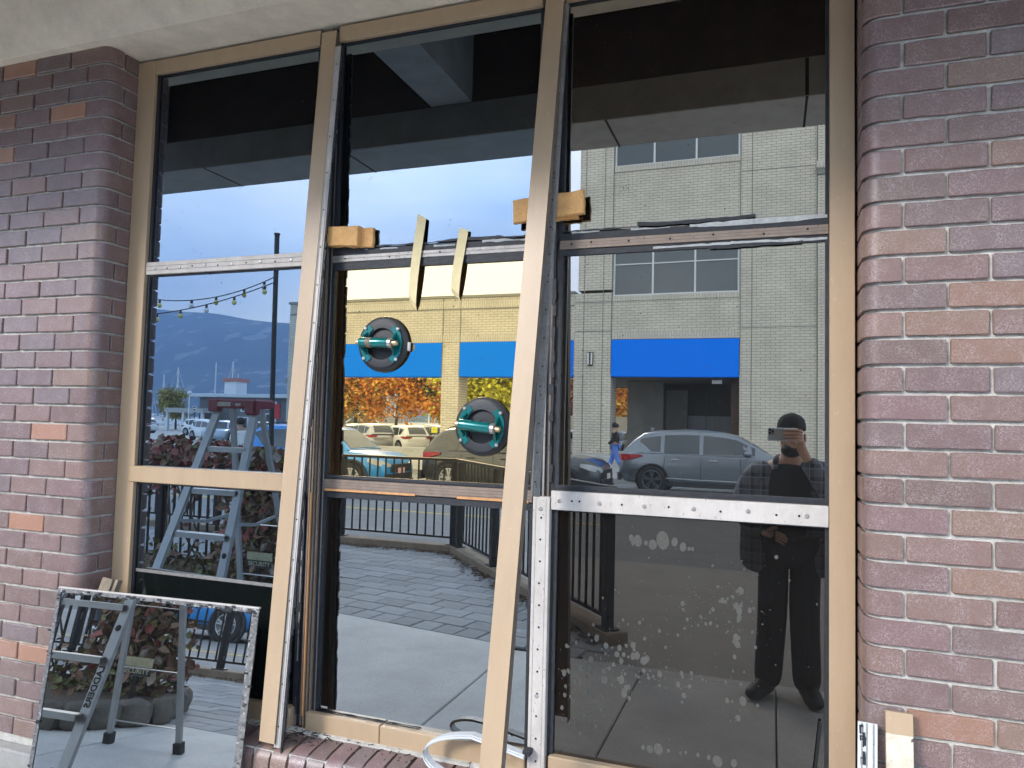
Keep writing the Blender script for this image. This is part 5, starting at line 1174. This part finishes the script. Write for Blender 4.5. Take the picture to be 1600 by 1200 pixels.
t = thing('street_lamp', 'slim pale street lamp with round head in front of the yellow tree', 'street lamp', (-60, -60, 0)); MB().tube([(-59.6, -60.5, -.16), (-59.6, -60.5, 4.0)], .06, 8).build('post', MTRIM, t); MB().ball((-59.6, -60.5, 4.15), .26, 10, 8, (1, 1, .8)).build('head', MTRIM, t, True)
HULL = mat('white_hull', (.7, .71, .72), .4); MASTM = mat('pale_mast', (.55, .58, .62), .4)
rnd = random.Random(77)
def yacht(x_, y_, h):
    t = thing('sailing_boat', 'small white sailing boat with bare mast moored in the distant marina', 'sailing boat', (x_, y_, -.4), 'sailing boats in the marina')
    L_ = h * .8; q = MB(); q.prism([(-L_ / 2, -.9), (L_ * .2, -1.1), (L_ / 2, 0), (L_ * .2, 1.1), (-L_ / 2, .9)], -.3, .9, .1); o = q.build('hull', HULL, t); q = MB(); q.box(-L_ * .25, L_ * .1, -.6, .6, .901, 1.4, .1); o2 = q.build('cabin', HULL, t); q = MB(); q.tube([(0, 0, .9), (.1, 0, h)], .11, 6); q.tube([(-.1, 0, 2.0), (-L_ * .4, 0, 2.0)], .09, 5); o3 = q.build('mast', MASTM, t); q = MB(); q.tube([(.1, 0, h * .98), (L_ * .48, 0, .9)], .035, 3); q.tube([(.1, 0, h * .98), (-L_ * .48, 0, .9)], .035, 3); o4 = q.build('stay', MASTM, t)
    return t
yb = yacht(0, 0, 10.5)
for c in [z for z in bpy.data.objects if z.parent == yb]: c.matrix_parent_inverse = Matrix.Identity(4)
yb.location = (-98, -98, -.4)
for i in range(30):
    if i < 9: x_, y_ = -112 + i * 3.1 + rnd.uniform(-1, 1), -104 + rnd.uniform(-6, 10)
    else: x_, y_ = -86 + (i - 9) * 3.6 + rnd.uniform(-1, 1), -118 + rnd.uniform(-12, 12)
    c = copy_tree(yb, (x_, y_, -.4), rnd.uniform(-.4, .4) + 1.2); s_ = rnd.uniform(.75, 1.15); c.scale = (s_, s_, s_)
t = thing('gabled_shelter', 'dark gabled shelter roof with pale edge beyond the orange trees', 'shelter', (-45, -70, 0))
q = MB(); q.add([(-44.5, -68, 1.35), (-42.5, -68, 2.6), (-40.5, -68, 1.35), (-44.5, -74, 1.35), (-42.5, -74, 2.6), (-40.5, -74, 1.35)], [(0, 1, 2)[::-1], (3, 4, 5), (0, 3, 4, 1), (1, 4, 5, 2), (0, 2, 5, 3)]); q.build('roof', MWALL, t)
for x_ in (-44.3, -40.7): MB().box(x_ - .1, x_ + .1, -68.3, -68.1, -.16, 1.349).build('post', MWALL, t)
q = MB(); q.bar((-44.6, -67.95, 1.35), (-42.5, -67.95, 2.68), .12, .05, (0, 0, 1)); q.bar((-42.5, -67.94, 2.68), (-40.4, -67.94, 1.35), .12, .05, (0, 0, 1)); q.build('barge_board', MTRIM, t)
wt = MB(); wt.quad((-2600, -2300, -.21), (1500, -2300, -.21), (1500, -92, -.17), (-2600, -92, -.17)); struct(wt.build('lake', mat('lake_water', (.03, .05, .07), .15, bump=.2, bscale=1)))
# ------------------------------------------------------------------ wooded hills across the lake
hm = MB(); NX, NY = 130, 30; rnd = random.Random(5)
def ridge(x_):
    pts = [(-5200, 520), (-3400, 560), (-2500, 462), (-2250, 440), (-2020, 405), (-1880, 380), (-1500, 345), (-900, 330), (-200, 300), (800, 330), (2600, 300)]
    for (a, ha), (b, hb) in zip(pts, pts[1:]):
        if a <= x_ <= b: return ha + (hb - ha) * (x_ - a) / (b - a)
    return 300
v = []; f = []
for j in range(NY + 1):
    for i in range(NX + 1):
        x_ = -5200 + 7800 * i / NX; s = j / NY; y_ = -1750 - 750 * s; n_ = mathutils.noise.fractal(Vector((x_ * .0022, y_ * .0022, 3.1)), 1.0, 2.0, 6)
        z_ = ridge(x_) * (s ** .8) + n_ * 42 * min(1, s * 2.2) * (1 - .55 * s); v.append((x_, y_, max(-1, z_)))
for j in range(NY):
    for i in range(NX): a = j * (NX + 1) + i; f.append((a, a + 1, a + NX + 2, a + NX + 1))
hm.add(v, f); HILL = mat('forest_hill', (.040, .060, .038), .95, var=.6, scale=.006, speck=((.30, .27, .20), .014, .57)); struct(hm.build('hills', HILL, None, True))

# ------------------------------------------------------------------ blue air between here and the hills
hz = MB(); hz.box(-5300, 2700, -2560, 20, -2.0, 640)
hm_ = bpy.data.materials.new('haze_air'); hm_.use_nodes = True; n = hm_.node_tree.nodes; l = hm_.node_tree.links; n.clear()
o_ = n.new('ShaderNodeOutputMaterial'); pv = n.new('ShaderNodeVolumePrincipled'); pv.inputs['Color'].default_value = (.40, .61, 1.0, 1); pv.inputs['Density'].default_value = 0.00042; l.new(pv.outputs[0], o_.inputs['Volume'])
o = hz.build('haze', hm_); o['kind'] = 'stuff'
# ------------------------------------------------------------------ people
SKIN = mat('skin', (.38, .21, .145), .55, var=.12, scale=30); SKIN2 = mat('skin_tan', (.34, .19, .13), .55)
PLAID = None
def plaid():
    m = bpy.data.materials.new('dark_plaid'); m.use_nodes = True; n = m.node_tree.nodes; l = m.node_tree.links; p = n['Principled BSDF']; p.inputs['Roughness'].default_value = .9
    tc = n.new('ShaderNodeTexCoord'); sx = n.new('ShaderNodeSeparateXYZ'); l.new(tc.outputs['Object'], sx.inputs[0])
    def stripe(out_, sc, th):
        a = n.new('ShaderNodeMath'); a.operation = 'MULTIPLY'; a.inputs[1].default_value = sc; l.new(out_, a.inputs[0]); b = n.new('ShaderNodeMath'); b.operation = 'FRACT'; l.new(a.outputs[0], b.inputs[0]); c = n.new('ShaderNodeMath'); c.operation = 'LESS_THAN'; c.inputs[1].default_value = th; l.new(b.outputs[0], c.inputs[0]); return c.outputs[0]
    s1, s2 = stripe(sx.outputs[0], 15, .4), stripe(sx.outputs[2], 13, .4); s3, s4 = stripe(sx.outputs[0], 15, .08), stripe(sx.outputs[2], 13, .08)
    ad = n.new('ShaderNodeMath'); ad.operation = 'ADD'; l.new(s1, ad.inputs[0]); l.new(s2, ad.inputs[1]); ad2 = n.new('ShaderNodeMath'); ad2.operation = 'MAXIMUM'; l.new(s3, ad2.inputs[0]); l.new(s4, ad2.inputs[1])
    half = n.new('ShaderNodeMath'); half.operation = 'MULTIPLY'; half.inputs[1].default_value = .5; l.new(ad.outputs[0], half.inputs[0])
    mx = n.new('ShaderNodeMix'); mx.data_type = 'RGBA'; mx.inputs['A'].default_value = (.11, .112, .125, 1); mx.inputs['B'].default_value = (.025, .027, .035, 1); l.new(half.outputs[0], mx.inputs['Factor'])
    m2 = n.new('ShaderNodeMix'); m2.data_type = 'RGBA'; l.new(ad2.outputs[0], m2.inputs['Factor']); l.new(mx.outputs['Result'], m2.inputs['A']); m2.inputs['B'].default_value = (.17, .175, .20, 1); l.new(m2.outputs['Result'], p.inputs['Base Color'])
    return m
PLAID = plaid(); BLKCLOTH = mat('black_cloth', (.024, .023, .023), .9, bump=.3, bscale=60); BLKTROU = mat('black_trousers', (.010, .010, .013), .85, bump=.3, bscale=20); SHOE = mat('black_shoe', (.012, .012, .012), .5); HAIR = mat('dark_hair', (.012, .010, .009), .7); CAPM = mat('dark_cap', (.018, .016, .016), .9, bump=.3, bscale=150)
OX, OY = 0.10, -2.60
def V(x_, y_, z_): return (OX + x_, OY + y_, z_)
man = thing('person', 'person in dark plaid jacket and cap holding a phone up before the face', 'person', (OX, OY, 0))
J = [V(0, -.02, .93, ) + (.15, .11), V(0, -.02, 1.10) + (.145, .105), V(.0, -.015, 1.26) + (.135, .09), V(.0, -.01, 1.36) + (.09, .065), V(.005, .015, 1.43) + (.058, .058), V(.01, .04, 1.485) + (.062, .072), V(.01, .050, 1.56) + (.076, .094), V(.01, .045, 1.63) + (.070, .086), V(.01, .04, 1.665) + (.040, .055),
     V(-.195, -.01, 1.345) + (.050, .050), V(-.295, -.02, 1.09) + (.046, .046), V(-.16, .13, .985) + (.033, .030),
     V(.20, -.01, 1.365) + (.050, .050), V(.285, .14, 1.155) + (.046, .046), V(.098, .262, 1.425) + (.030, .028),
     V(-.090, -.01, .88) + (.092, .092), V(-.095, .04, .50) + (.078, .080), V(-.125, .03, .09) + (.034, .036), V(-.185, .15, .045) + (.040, .034),
     V(.095, -.01, .88) + (.092, .092), V(.085, .05, .50) + (.078, .080), V(.105, .04, .09) + (.034, .036), V(.135, .18, .045) + (.040, .034)]
E_ = [(0, 1), (1, 2), (2, 3), (3, 4), (4, 5), (5, 6), (6, 7), (7, 8), (3, 9), (9, 10), (10, 11), (3, 12), (12, 13), (13, 14), (0, 15), (15, 16), (16, 17), (17, 18), (0, 19), (19, 20), (20, 21), (21, 22)]
def finger(pts, r0, r1, m=SKIN):
    n = len(pts); return skin_mesh('finger', [tuple(p) + (r0 + (r1 - r0) * i / (n - 1),) for i, p in enumerate(pts)], [(i, i + 1) for i in range(n - 1)], m, 0, 2)
meshes = [skin_mesh('body', J, E_, SKIN, 0, 2)]
# nose, ears, brow
fq = MB(); fx, fy, fz = OX + .01, OY + .05, 1.56
fq.ball((fx, fy + .100, fz - .010), .017, 10, 8, (.9, 1.2, 1.6)); fq.ball((fx - .078, fy - .005, fz), .022, 8, 6, (.4, .8, 1.4)); fq.ball((fx + .078, fy - .005, fz), .022, 8, 6, (.4, .8, 1.4)); meshes.append(fq.mesh('face', SKIN, True))
# right hand closing round the phone's end: palm, four fingers across the back of the phone, thumb below
PX0, PX1, PZ0, PZ1, PY = -0.026, 0.136, 1.541, 1.618, -2.262
wr = Vector(J[14][:3]); palm = Vector((.150, -2.288, 1.515))
hand = [tuple(wr) + (.028, .024), tuple(wr.lerp(palm, .5)) + (.034, .022), tuple(palm) + (.038, .020), (.152, -2.285, 1.560, .034, .017)]
meshes.append(skin_mesh('palm', hand, [(0, 1), (1, 2), (2, 3)], SKIN, 0, 2))
for i, (z_, ln) in enumerate(((1.604, .076), (1.586, .088), (1.567, .082), (1.549, .062))):
    meshes.append(finger([(.152, -2.288, z_ - .012), (.158, -2.262, z_ - .004), (.140, -2.243, z_), (.140 - ln * .5, -2.2415, z_ + .002), (.140 - ln, -2.243, z_ + .001)], .0098, .0072))
meshes.append(finger([(.140, -2.300, 1.510), (.110, -2.288, 1.512), (.075, -2.280, 1.530), (.052, -2.276, 1.540)], .012, .0085))
# left hand, relaxed in front of the belly
lw = Vector(J[11][:3]); lp_ = lw + Vector((.065, .035, -.012))
meshes.append(skin_mesh('palm', [tuple(lw) + (.027, .022), tuple(lw.lerp(lp_, .5)) + (.034, .02), tuple(lp_) + (.036, .019)], [(0, 1), (1, 2)], SKIN, 0, 2))
for i in range(4):
    b = lp_ + Vector((.012, .004, .024 - .016 * i)); L_ = (.066, .076, .070, .054)[i]; meshes.append(finger([tuple(b), tuple(b + Vector((L_ * .5, .008, -.008))), tuple(b + Vector((L_ * .85, -.010, -.022))), tuple(b + Vector((L_ * .9, -.03, -.03)))], .0092, .0072))
meshes.append(finger([tuple(lp_ + Vector((-.03, .0, .028))), tuple(lp_ + Vector((-.005, .012, .048))), tuple(lp_ + Vector((.03, .016, .05)))], .0115, .0085))
link('body', join_meshes('body', meshes, SKIN), man)
def shell(nm, idx, edges, add, m, sub=2, root=0):
    js = [J[i][:3] + tuple(r + add for r in J[i][3:5]) for i in idx]; return link(nm, skin_mesh(nm, js, edges, m, root, sub), man)
tee = [V(0, -.01, .90) + (.17, .130), V(0, -.01, 1.08) + (.172, .130), V(0, -.005, 1.26) + (.185, .132), V(0, 0, 1.37) + (.150, .105), V(.003, .010, 1.425) + (.080, .078)]
link('tee_shirt', skin_mesh('tee_shirt', tee, [(0, 1), (1, 2), (2, 3), (3, 4)], BLKCLOTH, 0, 2), man)
jk = []
for sgn, sh, el, wr_ in ((-1, 9, 10, 11), (1, 12, 13, 14)):
    w_ = Vector(J[el][:3]).lerp(Vector(J[wr_][:3]), 1.04)
    jj = [V(sgn * .150, -.01, .70) + (.110, .160), V(sgn * .140, -.01, 1.02) + (.105, .160), V(sgn * .145, -.01, 1.22) + (.100, .155), V(sgn * .118, -.01, 1.345) + (.088, .115), J[sh][:3] + (.104, .100), tuple(Vector(J[sh][:3]).lerp(Vector(J[el][:3]), .5)) + (.090, .090), J[el][:3] + (.080, .080), tuple(Vector(J[el][:3]).lerp(w_, .55)) + (.066, .066), tuple(w_) + (.056, .056)]
    jk.append(skin_mesh('jacket', jj, [(i, i + 1) for i in range(8)], PLAID, 0, 2))
jk.append(skin_mesh('jacket', [V(0, -.085, .80) + (.12, .055), V(0, -.085, 1.05) + (.12, .06), V(0, -.08, 1.30) + (.12, .055), V(0, -.055, 1.42) + (.075, .035)], [(0, 1), (1, 2), (2, 3)], PLAID, 0, 2))
for sgn in (-1, 1): jk.append(skin_mesh('collar', [V(sgn * .085, .095, 1.36) + (.018, .012), V(sgn * .080, .030, 1.425) + (.022, .014), V(sgn * .05, -.055, 1.445) + (.026, .018)], [(0, 1), (1, 2)], PLAID, 0, 2))
link('jacket', join_meshes('jacket', jk, PLAID), man)
tj = [J[i][:3] + (J[i][3] + .014, J[i][4] + .014) for i in (0, 15, 16)] + [J[17][:2] + (.025, .082, .088)] + [J[i][:3] + (J[i][3] + .014, J[i][4] + .014) for i in (19, 20)] + [J[21][:2] + (.025, .082, .088)]
link('trousers', skin_mesh('trousers', tj, [(0, 1), (1, 2), (2, 3), (0, 4), (4, 5), (5, 6)], BLKTROU, 0, 2), man)
shell('trouser_hem', [17], [], .03, BLKTROU) if False else None
for a, b in ((17, 18), (21, 22)):
    p, e = Vector(J[a][:3]), Vector(J[b][:3]); d = (e - p); d.z = 0; d.normalize()
    link('shoe', skin_mesh('shoe', [tuple(p - d * .05 + Vector((0, 0, -.045))) + (.056, .048), tuple(p + d * .03 + Vector((0, 0, -.025))) + (.060, .060), tuple(p + d * .13 + Vector((0, 0, -.048))) + (.060, .046), tuple(p + d * .22 + Vector((0, 0, -.052))) + (.050, .038)], [(0, 1), (1, 2), (2, 3)], SHOE, 0, 2), man)
cq = MB(); n = 20; prof_ = [(1.0, -.002), (1.02, .012), (1.0, .045), (.90, .080), (.70, .104), (.38, .118), (0, .122)]
v = []; f = []
for fr, h in prof_:
    for k in range(n): a = 2 * math.pi * k / n; v.append((fx + .083 * fr * math.cos(a), fy - .010 + .100 * fr * math.sin(a), fz + .048 + h * .80 + .010 * math.sin(a)))
for i in range(len(prof_) - 1):
    for k in range(n): k2 = (k + 1) % n; f.append((i * n + k, i * n + k2, (i + 1) * n + k2, (i + 1) * n + k))
cq.add(v, f); cq.build('cap', CAPM, man, True)
for sx in (-.030, .030):
    eq = MB(); eq.ball((fx + sx, fy + .083, fz + .016), .012, 10, 8); eq.build('eye', mat('eye', (.5, .48, .45), .2), man, True)
mq = MB(); mq.ball((fx, fy + .082, fz - .060), .024, 12, 6, (1, .5, .32)); mq.build('mouth', mat('lips', (.20, .085, .07), .5), man, True)
bq = MB(); bq.ball((fx, fy + .045, fz - .075), .062, 14, 10, (1.0, .85, .75)); bq.build('beard', HAIR, man, True)
ph = thing('phone', 'silver phone held sideways by the person in the plaid jacket', 'phone', (.055, PY, 1.58))
MB().box(PX0, PX1, PY - .004, PY + .004, PZ0, PZ1, .003).build('case', mat('phone_silver', (.42, .43, .45), .3, .5), ph)
MB().box(PX0 + .004, PX0 + .036, PY + .0042, PY + .0062, PZ0 + .036, PZ1 - .004, .001).build('camera_bump', mat('phone_grey', (.22, .225, .235), .3, .4), ph)
for x_, z_ in ((PX0 + .012, PZ1 - .013), (PX0 + .012, PZ1 - .030), (PX0 + .027, PZ1 - .022)): MB().lathe([(.0068, 0), (.0068, .0014), (0, .0014)], (x_, PY + .0062, z_), (0, 1, 0), 14).build('lens', HOLE, ph)
MB().box(PX0 + .002, PX1 - .002, PY - .0052, PY - .0042, PZ0 + .002, PZ1 - .002).build('screen', CGLASS, ph)

# woman walking on the far pavement, and a figure in white by the parked cars
def walker(name, label, x_, y_, zg, heading, top, legs, hair_long, stride, h=1.66):
    c, s = math.cos(heading), math.sin(heading); k = h / 1.70
    def L(f_, l_, z_): return (x_ + f_ * c - l_ * s, y_ + f_ * s + l_ * c, zg + z_ * k)
    t = thing(name, label, 'person', (x_, y_, zg))
    j = [L(0, 0, .95) + (.125, .10), L(.01, 0, 1.12) + (.115, .09), L(.02, 0, 1.30) + (.135, .095), L(.02, 0, 1.40) + (.09, .07), L(.03, 0, 1.46) + (.048,) * 2, L(.045, 0, 1.55) + (.075, .088), L(.045, 0, 1.63) + (.062, .07),
         L(.02, .17, 1.37) + (.05,) * 2, L(-.06, .20, 1.10) + (.04,) * 2, L(.06, .19, .88) + (.03,) * 2, L(.02, -.17, 1.37) + (.05,) * 2, L(.04, -.20, 1.10) + (.04,) * 2, L(.20, -.17, .96) + (.03,) * 2,
         L(0, .09, .88) + (.085,) * 2, L(stride * .45, .09, .50) + (.06,) * 2, L(stride, .08, .09) + (.042,) * 2, L(stride + .14, .08, .05) + (.036,) * 2,
         L(0, -.09, .88) + (.085,) * 2, L(-stride * .3, -.09, .50) + (.06,) * 2, L(-stride * 1.1, -.08, .13) + (.042,) * 2, L(-stride * 1.1 + .13, -.08, .06) + (.036,) * 2]
    e = [(0, 1), (1, 2), (2, 3), (3, 4), (4, 5), (5, 6), (3, 7), (7, 8), (8, 9), (3, 10), (10, 11), (11, 12), (0, 13), (13, 14), (14, 15), (15, 16), (0, 17), (17, 18), (18, 19), (19, 20)]
    link('body', skin_mesh('body', j, e, SKIN2, 0, 2), t)
    def sh(nm, idx, ed, add, m): link(nm, skin_mesh(nm, [j[i][:3] + tuple(r + add for r in j[i][3:5]) for i in idx], ed, m, 0, 2), t)
    sh('jacket', [0, 1, 2, 3, 7, 8, 9, 10, 11, 12], [(0, 1), (1, 2), (2, 3), (3, 4), (4, 5), (5, 6), (3, 7), (7, 8), (8, 9)], .024, top)
    sh('trousers', [0, 13, 14, 15, 17, 18, 19], [(0, 1), (1, 2), (2, 3), (0, 4), (4, 5), (5, 6)], .026, legs)
    for a in (15, 19):
        p = Vector(j[a][:3]); d = Vector((c, s, 0)); link('shoe', skin_mesh('shoe', [tuple(p - d * .05 + Vector((0, 0, -.04))) + (.045,) * 2, tuple(p + d * .12 + Vector((0, 0, -.05))) + (.042,) * 2], [(0, 1)], MTRIM, 0, 2), t)
    q = MB(); hd = Vector(j[5][:3]); q.ball(hd + Vector((-.012 * c, -.012 * s, .045 * k)), .098, 12, 8, (1, 1, 1.0))
    if hair_long: q.ball(hd + Vector((-.105 * c, -.105 * s, .02)), .055, 10, 8, (1, 1, 1.2))
    q.build('hair', HAIR, t, True)
    return t
walker('person', 'woman with tied dark hair, black top and blue trousers walking on the far pavement', -4.95, -22.0, .05, R(180), BLKCLOTH, mat('blue_trousers', (.10, .20, .55), .8), True, .26, 1.72)
walker('person', 'person in a white shirt seen from the chest up beside the blue car', -11.6, -11.6, GZ, R(200), mat('white_shirt', (.68, .67, .63), .85), mat('grey_trousers', (.07, .07, .08), .85), False, .1, 1.72)
